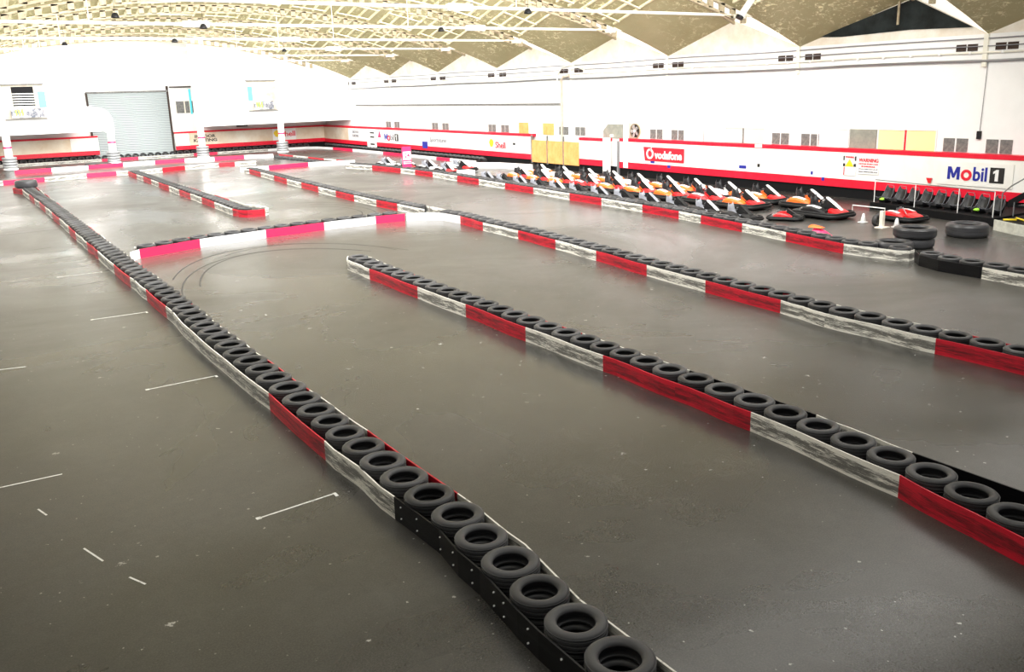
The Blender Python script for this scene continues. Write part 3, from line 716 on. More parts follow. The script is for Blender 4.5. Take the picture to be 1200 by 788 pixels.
FR = {
'B2': [(8.30, 3.0, 'r'), (8.34, 3.8, 0), (8.37, 4.02, 0), (8.67, 5.36, 'w'), (8.86, 7.75, 'r'), (8.9, 9.29, 'r'), (8.93, 11.08, 'w'), (8.91, 13.41, 'r'), (8.95, 15.76, 'w'), (8.94, 18.0, 'r'), (8.96, 20.78, 'w'), (9.03, 22.42, 0)],
'B3': [(14.09, 5.4, 'r'), (14.09, 6.77, 0), (14.07, 8.25, 'w'), (14.05, 10.54, 'w'), (14.26, 11.8, 'r'), (14.46, 14.16, 'w'), (14.65, 16.4, 'r'), (14.95, 18.84, 'w'), (15.17, 21.08, 'r'), (15.36, 23.41, 'w'), (15.43, 25.72, 'r'), (15.66, 27.7, 'W'), (15.60, 28.9, 0), (15.2, 29.45, 0), (14.5, 29.8, 0)],
'B3far': [(15.58, 30.4, 'w'), (15.57, 32.78, 'r'), (15.5, 34.69, 'w'), (15.52, 37.13, 'r'), (15.6, 39.52, 'w'), (15.72, 42.12, 'r'), (15.88, 45.0, 'w'), (15.98, 47.58, 'r'), (16.16, 50.33, 'w'), (16.34, 53.39, 'r'), (16.52, 56.32, 'w'), (16.40, 57.0, 0), (16.75, 57.5, 0), (17.1, 57.2, 0)],
'B4': [(21.30, 13.32, 'w'), (21.05, 13.30, 0), (20.87, 13.55, 0), (20.78, 14.2, 0), (20.72, 15.07, 'r'), (21.15, 17.43, 'w'), (21.52, 19.51, 'r'), (21.88, 21.73, 'w'), (22.08, 23.03, 'r'), (22.35, 25.31, 'w'), (22.55, 28.05, 'r'), (22.68, 30.41, 'w'), (22.88, 33.47, 'r'), (23.03, 36.14, 'w'), (23.2, 38.93, 'r'), (23.38, 41.52, 'w'), (23.5, 44.53, 'r'), (23.5, 46.77, 'w'), (23.4, 48.47, 'r'), (23.15, 52.11, 'w'), (22.5, 54.9, 0)],
'B5': [(21.2, 13.22, 'k'), (20.72, 12.8, 0), (20.45, 12.12, 0), (20.4, 10.98, 'w'), (20.28, 10.09, 'w'), (20.1, 8.0, 0)],
'K': [(4.40, 28.15, 'w'), (4.72, 28.5, 'r'), (6.71, 29.19, 'w'), (9.04, 29.65, 'r'), (11.24, 29.85, 'w'), (13.3, 29.95, 'r'), (14.45, 29.82, 0)],
'L': [(3.6, 2.6, 'k'), (3.6, 4.86, 0), (3.6, 5.34, 0), (3.62, 5.69, 0), (3.66, 6.06, 'k'), (3.7, 6.46, 0), (3.7, 6.89, 0), (3.76, 7.38, 0), (3.74, 7.86, 0), (3.71, 8.36, 'w'), (3.68, 10.41, 'r'), (3.69, 12.75, 'w'), (3.64, 14.96, 'w'), (3.64, 17.46, 'w'), (3.7, 19.96, 'r'), (3.7, 22.12, 'w'), (3.67, 24.03, 'r'), (3.65, 26.32, 'w'), (3.65, 29.18, 'r'), (3.63, 31.32, 'w'), (3.63, 34.02, 'r'), (3.65, 36.04, 'w'), (3.64, 38.8, 'r'), (3.64, 41.3, 'w'), (3.63, 43.88, 'r'), (3.63, 46.29, 'w'), (3.58, 48.22, 'r'), (3.56, 50.6, 'w'), (3.52, 54.1, 'r'), (3.15, 55.3, 0), (3.5, 55.7, 0)],
'P2': [(10.23, 61.87, 'r'), (10.19, 58.8, 'w'), (10.2, 56.72, 'r'), (10.13, 54.12, 'w'), (10.06, 51.72, 'r'), (10.05, 49.14, 'w'), (9.99, 46.54, 'r'), (9.97, 44.14, 'w'), (9.95, 41.88, 'r'), (9.9, 39.5, 'w'), (9.85, 36.5, 'r'), (9.9, 35.85, 0), (10.15, 35.45, 0), (10.6, 35.3, 0), (10.85, 35.4, 'w'), (11.1, 35.7, 0), (11.15, 36.4, 0), (10.7, 37.6, 0)],
'R3': [(1.0, 61.3, 'w'), (3.03, 61.33, 'R'), (5.33, 61.75, 'w'), (7.83, 62.6, 'R'), (9.63, 62.62, 'w'), (10.37, 62.65, 0)],
'R2': [(11.01, 62.1, 'w'), (12.56, 62.84, 'r'), (14.2, 63.5, 'w'), (16.61, 63.9, 'r'), (17.73, 63.8, 'w'), (19.21, 63.61, 0)],
'R2b': [(16.4, 57.9, 'w'), (18.38, 58.2, 'r'), (21.26, 58.5, 'w'), (24.31, 57.6, 0)],
'R1': [(4.29, 70.27, 'r'), (6.61, 70.46, 'w'), (9.03, 70.66, 'r'), (11.5, 71.2, 'w'), (13.79, 71.4, 'r'), (15.99, 71.3, 'w'), (18.2, 71.09, 'r'), (20.47, 70.8, 'w'), (22.59, 70.05, 0)],
'R0': [(22.9, 69.49, 'r'), (23.1, 66.75, 'w'), (23.25, 63.9, 'r'), (23.4, 61.06, 'w'), (23.66, 59.37, 'r'), (23.78, 58.1, 0)],
}
def alt(x_of, y0, y1, step, c0='w', breaks=()):
    pts = []; y = y0; c = c0
    while y < y1 - .3:
        pts.append((x_of(y), y, c)); c = 'r' if c == 'w' else 'w'; y += step
    pts.append((x_of(y1), y1, 0)); return pts
def barrier(key, loc, lab, back=None, clean=False, **kw):
    t = root('tyre_barrier', (loc[0], loc[1], 0), lab, 'barrier')
    run(t, FR[key], clean, **kw)
    if back: run(t, back, False, amp=.012)
    return t
bL = barrier('L', (3.6, 3), 'long tyre barrier nearest the camera, starting with black boards',
    [(4.17, 3.0, 'w'), (4.17, 5.5, 0), (4.31, 6.6, 'w'), (4.33, 8.0, 'r'), (4.29, 10.4, 'w'), (4.25, 12.5, 'r'), (4.22, 14.7, 'w'), (4.2, 17.2, 'w'), (4.22, 19.3, 'r'), (4.24, 21.6, 'w'), (4.24, 24.2, 'r'), (4.24, 26.4, 'w'), (4.24, 28.3, 0)])
run(bL, alt(lambda y: 4.24, 30.4, 55.6, 2.5), False, amp=.02)
b2 = barrier('B2', (9, 4), 'tyre barrier in the middle floor ending in a white rounded end',
    [(9.34, 3.0, 'k'), (9.36, 5.65, 'w'), (9.48, 7.15, 'k'), (9.50, 9.6, 'w'), (9.50, 12.4, 'r'), (9.48, 15.0, 'w'), (9.48, 17.7, 'r'), (9.55, 20.2, 'w'), (9.68, 22.3, 0), (9.55, 22.85, 0), (9.25, 22.9, 0), (9.03, 22.45, 0)])
b3 = barrier('B3', (14, 7), 'long tyre barrier beyond the middle one, meeting the cross barrier',
    [(14.66, 5.4, 'r'), (14.72, 8.4, 'w'), (14.80, 11.8, 'r'), (14.98, 14.2, 'w'), (15.2, 16.4, 'r'), (15.50, 18.4, 'w'), (15.74, 21.0, 'r'), (15.95, 23.4, 'w'), (16.05, 26, 'r'), (16.2, 28.5, 'w'), (16.15, 31, 0)])
b3f = barrier('B3far', (15.6, 44), 'far tyre barrier continuing beyond the cross barrier', alt(lambda y: 16.14 + max(0, (y - 40)) * .052, 31.1, 57.0, 2.6))
bK = barrier('K', (9, 29.5), 'cross barrier with clean white and bright red boards joining two long barriers', [(4.7, 29.15, 'w'), (5.8, 29.7, 'r'), (7.2, 30.0, 0)], clean=True)
bP = barrier('P2', (10, 45), 'tyre barrier with a rounded bright red end', alt(lambda y: 10.72, 37.6, 61.8, 2.5))
b4 = barrier('B4', (22, 30), 'long curving tyre barrier in front of the parked karts')
b5 = barrier('B5', (20.5, 11), 'barrier with a black curved board at the right, next to the big loose tyres')
bR3 = barrier('R3', (5, 62), 'low pink and white barrier beyond the tall black tyre')
bR2 = barrier('R2', (15, 63.5), 'low red and white barrier behind the one with a rounded red end')  # same scuffed red and white boards as the near barriers
bR2b = barrier('R2b', (20, 58.3), 'short bright pink and white barrier ending in a point near the far karts', clean=True)
bR1 = barrier('R1', (14, 71), 'farthest pink and white barrier in front of the white pillars', clean=True)
bR0 = barrier('R0', (23.3, 63), 'short red and white barrier right of the farthest pillar')
kerb = root('wall_kerb', (20, 79, 0), 'low white and pink kerb following the far and right walls', 'kerb')
run(kerb, [(LX, 79.3, 'w'), (7, 79.2, 'w'), (11.2, 79.1, 'R'), (14, 79, 'w'), (18.5, 78.9, 'R'), (20.5, 78.9, 'w'), (25, 78.9, 'W'), (28.4, 78.7, 0), (29.3, 77.6, 0), (29.7, 75, 'R'), (29.9, 71, 'W'), (29.95, 65, 'R'), (29.95, 61.5, 'W'), (29.95, 56, 'R'), (29.95, 54, 'W'), (29.9, 50.5, 0)], False, h=.2, t=.12, amp=0)
t = root('white_kerb', (28.8, 47.5, 0), 'plain white kerb block beyond the parked karts near the right wall', 'kerb')
board(t, [(27.2, 49.3), (29.2, 46.6), (29.7, 43.6)], M['wbc'], 'kerb_block', h=.34, t=.2, amp=0, off=t.location)
# screws on the near black boards
sc_ = [(3.7, 6.46), (3.76, 7.38), (3.74, 7.86)]
blk = [o for o in bL.children if o.name.startswith('black_board')]
for j, (sx, sy) in enumerate([(3.60, 5.0), (3.607, 5.5), (3.648, 5.95), (3.667, 6.15), (3.70, 6.6), (3.713, 7.0), (3.757, 7.35), (3.74, 7.85), (3.72, 8.2)]):
    for z_ in (.07, .21):
        s_ = MB().tube([(sx - .022, sy, z_), (sx + .005, sy, z_)], .009, 8).build('screw', M['white'], blk[0 if sy < 6.05 else 1], off=bL.location)

# ------------------------------------------------------------------ tyres
def tyre_mesh(name, R, w, mat, seg=40, tread=True, ri=.60):
    h = w / 2; g = .010
    out = [(R * .978, -h * .66)]
    if tread:
        for z_ in (-.26, 0, .26):
            out += [(R, z_ * w - .012), (R - g, z_ * w - .010), (R - g, z_ * w + .010), (R, z_ * w + .012)]
    else: out += [(R, -h * .5), (R, h * .5)]
    side = [(.978, .66), (.962, .78), (.935, .88), (.895, .955), (.845, .995), (.79, 1.0), (.735, .955), (.69, .87), (.655, .76), (.635, .64), (.632, .52)]
    k_ = (1 - ri) / .368
    side = [(1 - (1 - a) * k_, z) for a, z in side]
    out += [(R * a, h * z) for a, z in side]
    inn = [(R * (ri + .03), h * .50), (R * .80, h * .62), (R * .92, h * .5), (R * .92, -h * .5), (R * .80, -h * .62), (R * (ri + .03), -h * .50)]
    low = [(R * a, -h * z) for a, z in reversed(side[1:])]
    mb = MB().lathe(out + inn + low, seg, (0, 0, h))
    o = mb.build(name, mat, None, smooth=True)
    o.modifiers.new('es', 'EDGE_SPLIT').split_angle = math.radians(50)
    return o
W_ = .17
proto = {}
TY = []     # (x, y, z, R, row, seq, low, protokey)
LT = [(3.87, 4.05), (3.88, 4.63), (3.91, 5.22), (3.89, 5.79), (3.96, 6.36), (4.0, 6.94), (3.99, 7.50), (4.02, 8.10), (3.98, 8.69), (3.99, 9.27), (3.99, 9.85), (3.95, 10.41), (3.94, 10.95), (3.91, 11.50), (3.92, 12.1), (3.93, 12.73), (3.94, 13.35), (3.92, 13.93), (3.94, 14.52), (3.93, 15.14), (3.98, 15.75), (3.88, 16.33), (3.9, 16.92), (3.92, 17.5), (3.87, 18.1), (3.9, 18.7), (3.92, 19.3), (3.95, 19.95), (3.97, 20.52), (3.94, 21.14), (3.95, 21.77), (3.95, 22.39)]
y = 22.97
while y < 54: LT.append((3.94 + random.uniform(-.02, .02), y)); y += .585
B2T = [(9.0, 3.5), (9.03, 4.06), (8.99, 4.6), (8.98, 5.14), (8.99, 5.7), (9.04, 6.25), (9.12, 6.82), (9.17, 7.4), (9.2, 7.98), (9.17, 8.56), (9.21, 9.17), (9.2, 9.75), (9.17, 10.31), (9.16, 10.86), (9.19, 11.4), (9.19, 11.95), (9.19, 12.52), (9.18, 13.1), (9.2, 13.68), (9.2, 14.27), (9.2, 14.83), (9.2, 15.4), (9.23, 15.97), (9.2, 16.52), (9.2, 17.07), (9.2, 17.62), (9.22, 18.21), (9.23, 18.82), (9.26, 19.45), (9.28, 20.05), (9.3, 20.65), (9.33, 21.25), (9.35, 21.85), (9.36, 22.45)]
B3T = [(14.38, 5.8), (14.38, 6.4), (14.37, 6.97), (14.36, 7.53), (14.36, 8.09), (14.36, 8.64), (14.37, 9.2), (14.42, 9.8), (14.46, 10.38), (14.48, 10.95), (14.5, 11.5)]
y = 12.07
while y < 29.3:
    B3T.append((14.52 + (y - 11.5) * .078 if y < 28 else 15.85, y)); y += .585
B3F = []; y = 31.4
while y < 56.8: B3F.append((15.82 + max(0, (y - 40)) * .05 + .02 * math.sin(y * 3), y)); y += .59
P2T = []; y = 36.0
while y < 61.6: P2T.append((10.35 + (.16 if y < 37 else 0) + .02 * math.sin(y * 5), y)); y += .59
def along(pts, off, step, y0=None, skip=0):
    P = [Vector(p[:2]) for p in pts]; out = []; d = skip
    tot = 0
    for a, b in zip(P, P[1:]):
        L = (b - a).length; n = Vector((b.y - a.y, -(b.x - a.x))).normalized()
        while d < tot + L:
            q = a + (b - a) * ((d - tot) / L) + n * off; out.append((q.x, q.y)); d += step
        tot += L
    return out
B4T = along(FR['B4'][3:], .33, .60, skip=.35)
B5T = [(20.98, 12.62), (20.78, 12.02), (20.72, 11.42), (20.70, 10.82), (20.62, 10.2), (20.55, 9.6), (20.5, 9.0)]
KT = along(FR['K'], -.33, .60, skip=.9)
KT = [q for q in KT if 5.0 < q[0] < 14.6]
RT = along([p for p in FR['R3']], -.3, .62, skip=.3) + along(FR['R2'], -.3, .62, skip=.3) + along(FR['R1'], -.3, .62, skip=.3) + along(FR['R0'], .3, .62, skip=.3)
def front_x(key, y):
    F_ = FR[key]
    for a, b in zip(F_, F_[1:]):
        if min(a[1], b[1]) <= y <= max(a[1], b[1]) and abs(a[1] - b[1]) > .3: return a[0] + (b[0] - a[0]) * (y - a[1]) / (b[1] - a[1])
def fit(L_, key, lo=.31, hi=.345):
    out = []
    for x, y in L_:
        fx = front_x(key, y)
        out.append((x if fx is None else min(max(x, fx + lo), fx + hi), y))
    return out
LT = fit(LT, 'L', .29, .30); B2T = fit(B2T, 'B2', .30, .31); B3T = fit(B3T, 'B3', .315, .36); B3F = fit(B3F, 'B3far', .30, .31); P2T = fit(P2T, 'P2', .30, .33)
rows = {'L': (LT, 'the barrier nearest the camera'), 'B2': (B2T, 'the middle floor barrier'), 'B3': (B3T, 'the long barrier beyond the middle one'), 'B4': (B4T, 'the barrier before the parked karts'), 'B5': (B5T, 'the barrier with the curved black board'), 'K': (KT, 'the bright cross barrier, from its left end'), 'P2': (P2T, 'the barrier with the rounded red end'), 'B3F': (B3F, 'the far continuation beyond the cross barrier')}
items = []
for key, (L_, lab) in rows.items():
    for i, (x, y) in enumerate(L_):
        items.append((math.hypot(x, y), key, i, x, y, lab))
# the lower layer: only the near end of the left barrier shows it
LOW = [('L', i) for i in range(16)]
items.sort()
budget = 300 - 5 - len(LOW) - 9
mesh_t = [tyre_mesh('tyre', R, W_, M['tyre'], 40) for R in (.285, .272, .262)]
base_me = [o.data for o in mesh_t]; base_mod = True
for o in mesh_t: bpy.data.objects.remove(o)
def put_tyre(x, y, z, me, lab, group, rx=0, ry=0, name='tyre'):
    o = bpy.data.objects.new(name, me); COL.objects.link(o); o.location = (x, y, z); o.rotation_euler = (rx, ry, random.uniform(0, 6.28))
    m = o.modifiers.new('es', 'EDGE_SPLIT'); m.split_angle = math.radians(40)
    return tag(o, lab, 'tyre', group)
rest = []
nextgap = {k: [math.dist(a, b) for a, b in zip(v[0], v[0][1:])] for k, v in rows.items()}
for n, (d, key, i, x, y, lab) in enumerate(items):
    gaps = nextgap[key]; g = min(gaps[max(0, i - 1)] if i else 9, gaps[min(i, len(gaps) - 1)])
    q = 0 if g > .573 else 1 if g > .547 else 2
    if key == 'L' and i in (6, 8, 20): q = 0
    if key in ('L', 'B2') and i % 7 == 3: q = max(q, 1)
    zt_ = W_ + (.004 if key != 'L' else .004)
    if n < budget:
        extra = random.uniform(-.012, .012)
        put_tyre(x, y, zt_, base_me[q], 'black tyre in %s, %s from its near end' % (lab, nth(i + 1)) if key != 'K' else 'black tyre in %s, %s along' % (lab, nth(i + 1)), 'tyres in ' + lab.split(',')[0], extra, extra * .7)
    else: rest.append((x, y, zt_, .27))
    if (key, i) in LOW:
        put_tyre(x, y, 0.0, base_me[2], 'lower black tyre seen through the %s tyre of the barrier nearest the camera' % nth(i + 1), 'lower tyres in the barrier nearest the camera')
    else: rest.append((x, y, 0.0, .262))
for x, y in RT: rest.append((x, y, 0, .27)); 
# tyres standing along the far and right walls behind the kerb
def ring(mb, R, w, M4, seg=14):
    h = w / 2
    prof = [(R, -h * .7), (R, h * .7), (R * .9, h), (R * .6, h * .85), (R * .86, h * .5), (R * .86, -h * .5), (R * .6, -h * .85), (R * .9, -h)]
    base = len(mb.v)
    for q in range(seg):
        a = 2 * PI * q / seg
        for r, z in prof: mb.v.append(M4 @ Vector((r * math.cos(a), r * math.sin(a), z + h)))
    n = len(prof)
    for q in range(seg):
        for k in range(n):
            a = base + q * n + k; b = base + ((q + 1) % seg) * n + k; c = base + ((q + 1) % seg) * n + (k + 1) % n; d = base + q * n + (k + 1) % n
            mb.f.append((a, b, c, d))
far = MB()
for x, y, z, R in rest: ring(far, R, W_, Matrix.Translation((x, y, z)), 14)
def upright(x, y, ang): ring(far, .27, .17, Matrix.Translation((x, y, .23)) @ Matrix.Rotation(ang, 4, 'Z') @ Matrix.Rotation(math.radians(34), 4, 'X') @ Matrix.Translation((0, 0, -.08)), 14)
x = LX + .6
while x < 29.5: upright(x, 79.9, 0); x += .6
y = 78.5
while y > 50: upright(30.55, y, PI / 2 + .25); y -= .62
o = far.build('tyre', M['tyre'], None, smooth=False, fix=False)
tag(o, 'remaining black tyres under, in and behind the far barriers and walls', 'tyre', None, 'stuff')

def big(x, y, z, R, w, lab, mat='slick', ri=.58, tread=False):
    o = tyre_mesh('large_tyre', R, w, M[mat], 48, tread, ri); o.location = (x, y, z); return tag(o, lab, 'tyre')
big(25.75, 14.45, 0, .60, .40, 'biggest loose tyre lying flat alone, nearest the staircase', tread=True)
big(23.05, 14.45, 0, .54, .28, 'bottom tyre of the stack of two big loose tyres')
big(23.05, 14.45, .28, .58, .30, 'top tyre of the stack of two big loose tyres', tread=True)
big(21.82, 14.30, 0, .54, .34, 'big loose tyre lying flat just left of the stack of two')
big(25.0, 15.35, 0, .30, .2, 'small loose tyre lying behind the stack of two big ones')
big(24.5, 15.2, 0, .30, .3, 'second small loose tyre tucked behind the stack of big tyres')
big(21.28, 13.72, .06, .30, .26, 'brownish dusty tyre at the curved white end of the kart barrier')
big(3.78, 54.6, .30, .56, .42, 'tall black tyre resting on the far end of the barrier nearest the camera')
ringo = tyre_mesh('tyre', .28, .3, M['tyre'], 32); ringo.location = (3.8, 54.6, 0); tag(ringo, 'tyre under the tall black tyre at the far end of the nearest barrier', 'tyre')
for j, (x, y) in enumerate(((6.9, 71.6), (9.6, 72.6), (10.3, 72.0))):
    big(x, y, 0, .55, .3, 'dark loose tyre lying behind the farthest pink barrier, %s from the left pillar' % nth(j + 1), 'tyre')

# ------------------------------------------------------------------ paint marks on the floor
MK = [(2.43, 9.32, 3.38, 9.4), (2.32, 15.02, 3.45, 15.05), (2.3, 20.95, 3.43, 20.9), (2.27, 26.97, 3.37, 26.94), (-.3, 18.1, .74, 17.86), (-.3, 12.14, .7, 12.1), (-.8, 37.3, 3.5, 37.63), (2.18, 32.78, 2.71, 32.95), (2.25, 31.79, 3.18, 31.87), (2.3, 30.29, 3.1, 30.52), (2.34, 28.24, 3.14, 28.29), (2.41, 25.28, 3.19, 25.45), (.65, 9.78, .78, 9.36), (.33, 11.15, .4, 10.91), (.95, 8.85, 1.06, 8.61)]
for j, (x0, y0, x1, y1) in enumerate(MK):
    d = Vector((x1 - x0, y1 - y0, 0)); n = Vector((-d.y, d.x, 0)).normalized() * (.013 if j < 6 else .010 if j > 11 else .022)
    a, b = Vector((x0, y0, .001)), Vector((x1, y1, .001)); mb = MB()
    mb.prism([a - n, b - n, b + n, a + n], (0, 0, .002))
    if j < 4:
        for e in (a, b): mb.prism([e + Vector((-.03, -.03, 0)), e + Vector((.03, -.03, 0)), e + Vector((.03, .03, 0)), e + Vector((-.03, .03, 0))] if e is a else [e + Vector((-.01, -.09, 0)), e + Vector((.03, -.09, 0)), e + Vector((.03, .02, 0)), e + Vector((-.01, .02, 0))], (0, 0, .0025))
    mb.build('paint_line', M['line'] if j < 6 or j > 11 else M['faint'], floor)
def arc(cx, cy, r, a0, a1, w, sq=1.0):
    mb = MB(); n = 40; P = []
    for i in range(n + 1):
        a = a0 + (a1 - a0) * i / n; P.append((cx + r * math.cos(a), cy + r * sq * math.sin(a)))
    for (p, q) in zip(P, P[1:]):
        pass
    base = 0
    for i, p in enumerate(P):
        a = a0 + (a1 - a0) * i / n
        for s in (-w, w): mb.v.append(Vector((cx + (r + s) * math.cos(a), cy + (r + s) * sq * math.sin(a), .0015)))
    for i in range(n): mb.f.append((2 * i, 2 * i + 1, 2 * i + 3, 2 * i + 2))
    return mb
M['skid'] = mottled('rubber skid', (.022, .022, .022), (.06, .06, .058), 6, .5)
for cx, cy, r, a0, a1, sq in ((8.2, 20.4, 4.0, .5, 2.6, 1.9), (8.2, 20.4, 3.3, .7, 2.75, 2.0), (8.0, 20.0, 3.65, .8, 2.9, 1.9), (12.8, 34.5, 2.6, -.6, 1.4, 1.6), (12.8, 34.5, 2.1, -.9, 1.2, 1.6), (12.8, 34.5, 1.6, -1.0, 1.2, 1.6), (8.6, 23.5, 2.9, .2, 2.2, 1.5)):
    arc(cx, cy, r, a0, a1, .02, sq).build('skid_mark', M['skid'], floor, fix=False)

# ------------------------------------------------------------------ karts (nose towards -Y)
def rr(y0, y1, x, r, z, n=5):
    """rounded rectangle loop"""
    out = []
    for cx, cy, a0 in ((x - r, y1 - r, 0), (-x + r, y1 - r, PI / 2), (-x + r, y0 + r, PI), (x - r, y0 + r, 1.5 * PI)):
        for i in range(n + 1):
            a = a0 + PI / 2 * i / n; out.append((cx + r * math.cos(a), cy + r * math.sin(a), z))
    return out
def make_kart(seatmat, podmat, slab, nose, label, group, pod2=None):
    t = root('go_kart', (0, 0, 0), label, 'go-kart', group)
    MB().prism([(-.38, -.72, .045), (.38, -.72, .045), (.52, -.2, .045), (.52, .45, .045), (.42, .75, .045), (-.42, .75, .045), (-.52, .45, .045), (-.52, -.2, .045)], (0, 0, .03)).build('chassis', M['bplas'], t)
    b = MB(); b.tube(rr(-.95, .95, .66, .30, .13), .065, 8, True); b.tube(rr(-.92, .92, .63, .28, .21), .045, 8, True)
    b.build('bumper', M['bplas'], t, smooth=True)
    for s in (-1, 1):
        rings = []
        for y, x0, x1, z1 in ((-.44, .34, .52, .26), (-.25, .32, .62, .36), (.1, .32, .64, .42), (.40, .34, .62, .40), (.58, .38, .56, .28)):
            rings.append([(s * x0, y, .10), (s * x1, y, .10), (s * x1, y, z1 - .06), (s * (x1 - .05), y, z1), (s * x0, y, z1 + .02)])
        pod = MB().loft(rings).build('side_pod', podmat, t)
        if pod2: MB().loft([[(s * a_, y, z + .004) for a_, z in ((.40, z1), (.54, z1 - .012), (.54, z1 + .012), (.40, z1 + .024))] for y, z1 in ((-.24, .37), (.1, .43), (.3, .42))]).build('pod_stripe', pod2, pod)
    rings = []
    for y, x, z0, z1 in ((-.93, .18, .16, .20), (-.85, .34, .10, .27), (-.62, .38, .10, .34), (-.42, .30, .12, .36)):
        rings.append([(-x, y, z0), (x, y, z0), (x, y, z1 - .05), (x * .6, y, z1), (-x * .6, y, z1), (-x, y, z1 - .05)])
    MB().loft(rings).build('nose_cone', nose, t)
    rings = []
    for y, z, x in ((-.78, .31, .075), (-.64, .40, .095), (-.42, .54, .10), (-.22, .655, .09), (-.15, .69, .07)):
        rings.append([(-x, y, z), (x, y, z), (x * .8, y + .02, z + .035), (-x * .8, y + .02, z + .035)])
    MB().loft(rings).build('front_fairing', slab, t)
    MB().prism([(-.11, -.14, .64), (-.11, -.60, .34), (-.11, -.45, .20), (-.11, -.05, .46)], (.22, 0, 0)).build('dash_block', M['bplas'], t)
    st = MB().tube([(0, -.30, .22), (0, -.02, .56)], .018, 8).build('steering_column', M['steel'], t)
    sw = MB(); rim = []
    ax = Vector((0, .64, .77)).normalized(); u_ = Vector((1, 0, 0)); v_ = ax.cross(u_); c0 = Vector((0, 0, .60))
    for i in range(18): rim.append(c0 + u_ * .15 * math.cos(i * PI / 9) + v_ * .15 * math.sin(i * PI / 9))
    sw.tube(rim, .018, 8, True)
    for i in range(3): sw.tube([c0, c0 + u_ * .145 * math.cos(i * 2.09 + .5) + v_ * .145 * math.sin(i * 2.09 + .5)], .012, 6)
    sw.build('steering_wheel', M['black'], t, smooth=True)
    # bucket seat: shell lofted round a reclined profile
    pr = [(-.02, .16, .17), (.12, .12, .19), (.28, .14, .19), (.38, .28, .19), (.44, .48, .17), (.47, .66, .12)]
    rings = []
    for y, z, x in pr:
        rings.append([(-x, y - .05, z + .12), (-x * .92, y, z + .02), (-x * .5, y + .01, z), (x * .5, y + .01, z), (x * .92, y, z + .02), (x, y - .05, z + .12),
                      (x + .015, y - .04, z + .11), (x * .95, y + .02, z), (x * .5, y + .035, z - .02), (-x * .5, y + .035, z - .02), (-x * .95, y + .02, z), (-x - .015, y - .04, z + .11)])
    MB().loft(rings).build('seat', seatmat, t, smooth=True)
    e = MB(); e.box((.36, .30, .12), (.56, .62, .34))
    for i in range(5): e.box((.34, .34 + i * .055, .34), (.58, .36 + i * .055, .44))
    e.tube([(.46, .46, .44), (.46, .46, .50)], .05, 10); e.build('engine', M['steel'], t)
    MB().tube([(.30, .58, .26), (-.1, .68, .26), (-.42, .66, .26)], [.03, .06, .06], 10).build('exhaust', M['chrome'], t)
    MB().tube([(-.5, .60, .14), (.5, .60, .14)], .02, 8).build('rear_axle', M['steel'], t)
    for x, y, r, w in ((.50, -.56, .125, .12), (-.50, -.56, .125, .12), (.50, .72, .135, .17), (-.50, .72, .135, .17)):
        wh = MB().lathe([(r * .55, -w / 2), (r * .9, -w / 2), (r, -w * .35), (r, w * .35), (r * .9, w / 2), (r * .55, w / 2)], 18, (x, y, r), 'x').build('wheel', M['tyre'], t, smooth=True)
        MB().lathe([(.01, -w * .36), (r * .56, -w * .40), (r * .56, w * .40), (.01, w * .36)], 12, (x, y, r), 'x').build('hub', M['steel'], wh)
    return t
kO = make_kart(M['bseat'], M['orange'], M['white'], M['red'], 'x', 'orange and white karts parked in the lane beside the right wall', M['white'])
kJ = make_kart(M['gseat'], M['bplas'], M['gseat'], M['bplas'], 'x', 'grey junior karts parked behind the kart barrier')
first = {}
def kart(proto_, x, y, lab, group, rz=0, sc=1.0, pods=None, nose=None, slab=None, seat=None, drop=()):
    if id(proto_) not in first: first[id(proto_)] = 1; k = proto_
    else: k = copy_tree(proto_)
    k.location = (x, y, 0); k.rotation_euler.z = rz; k.scale = (sc,) * 3
    k['label'] = lab; k['group'] = group
    for ch in list(k.children):
        b = ch.name.split('.')[0]
        if b in drop: bpy.data.objects.remove(ch); continue
        m_ = {'side_pod': pods, 'nose_cone': nose, 'front_fairing': slab, 'seat': seat}.get(b)
        if m_: setmat(ch, m_)
    return k
gC = 'karts parked in the lane beside the right wall'; gB = 'karts parked in the middle lane'; gA = 'small grey karts parked behind the kart barrier'
for i, y in enumerate((21.75, 23.95, 25.9, 27.9, 29.7, 31.6, 33.5, 35.5, 37.5, 39.6)):
    kart(kO, 27.55 + .06 * math.sin(i * 2.1), y, 'orange and white kart in the lane beside the right wall, %s from the front' % nth(i + 1), gC, .04 * math.sin(i * 1.3),
         pods=M['orange'] if i % 3 != 2 else M['white'], nose=M['red'] if i % 2 else M['orange'])
for i, y in enumerate((23.4, 25.4, 27.35, 29.3, 31.25, 33.2, 35.1, 37.0, 38.95)):
    kart(kO, 25.8 + .06 * math.sin(i * 1.7), y, 'orange and white kart in the middle parking lane, %s from the front' % nth(i + 1), gB, .05 * math.sin(i * 2.3),
         pods=M['orange'] if i % 4 != 1 else M['red'], nose=M['red'])
kart(kO, 26.0, 19.85, 'black kart with a white fairing and red nose standing alone ahead of the parked lanes', 'lone kart', 0, 1.0, pods=M['bplas'], nose=M['red'], slab=M['white'], seat=M['bseat'])
for i in range(12):
    y = 21.3 + i * 1.66
    xo = 23.25 + max(0, y - 21.3) * .045
    kart(kJ, xo, y, 'small grey kart behind the kart barrier, %s from the front' % nth(i + 1), gA, 0, .82, slab=M['white'] if i % 6 == 1 else M['gseat'] if i % 2 else M['bplas'], nose=M['bplas'])
kart(kJ, 24.55, 20.3, 'small dark kart standing apart between the grey karts and the lone black kart', 'apart kart', .5, .62, seat=M['bseat'], slab=M['bplas'], pods=M['red'], drop=('front_fairing', 'seat'))
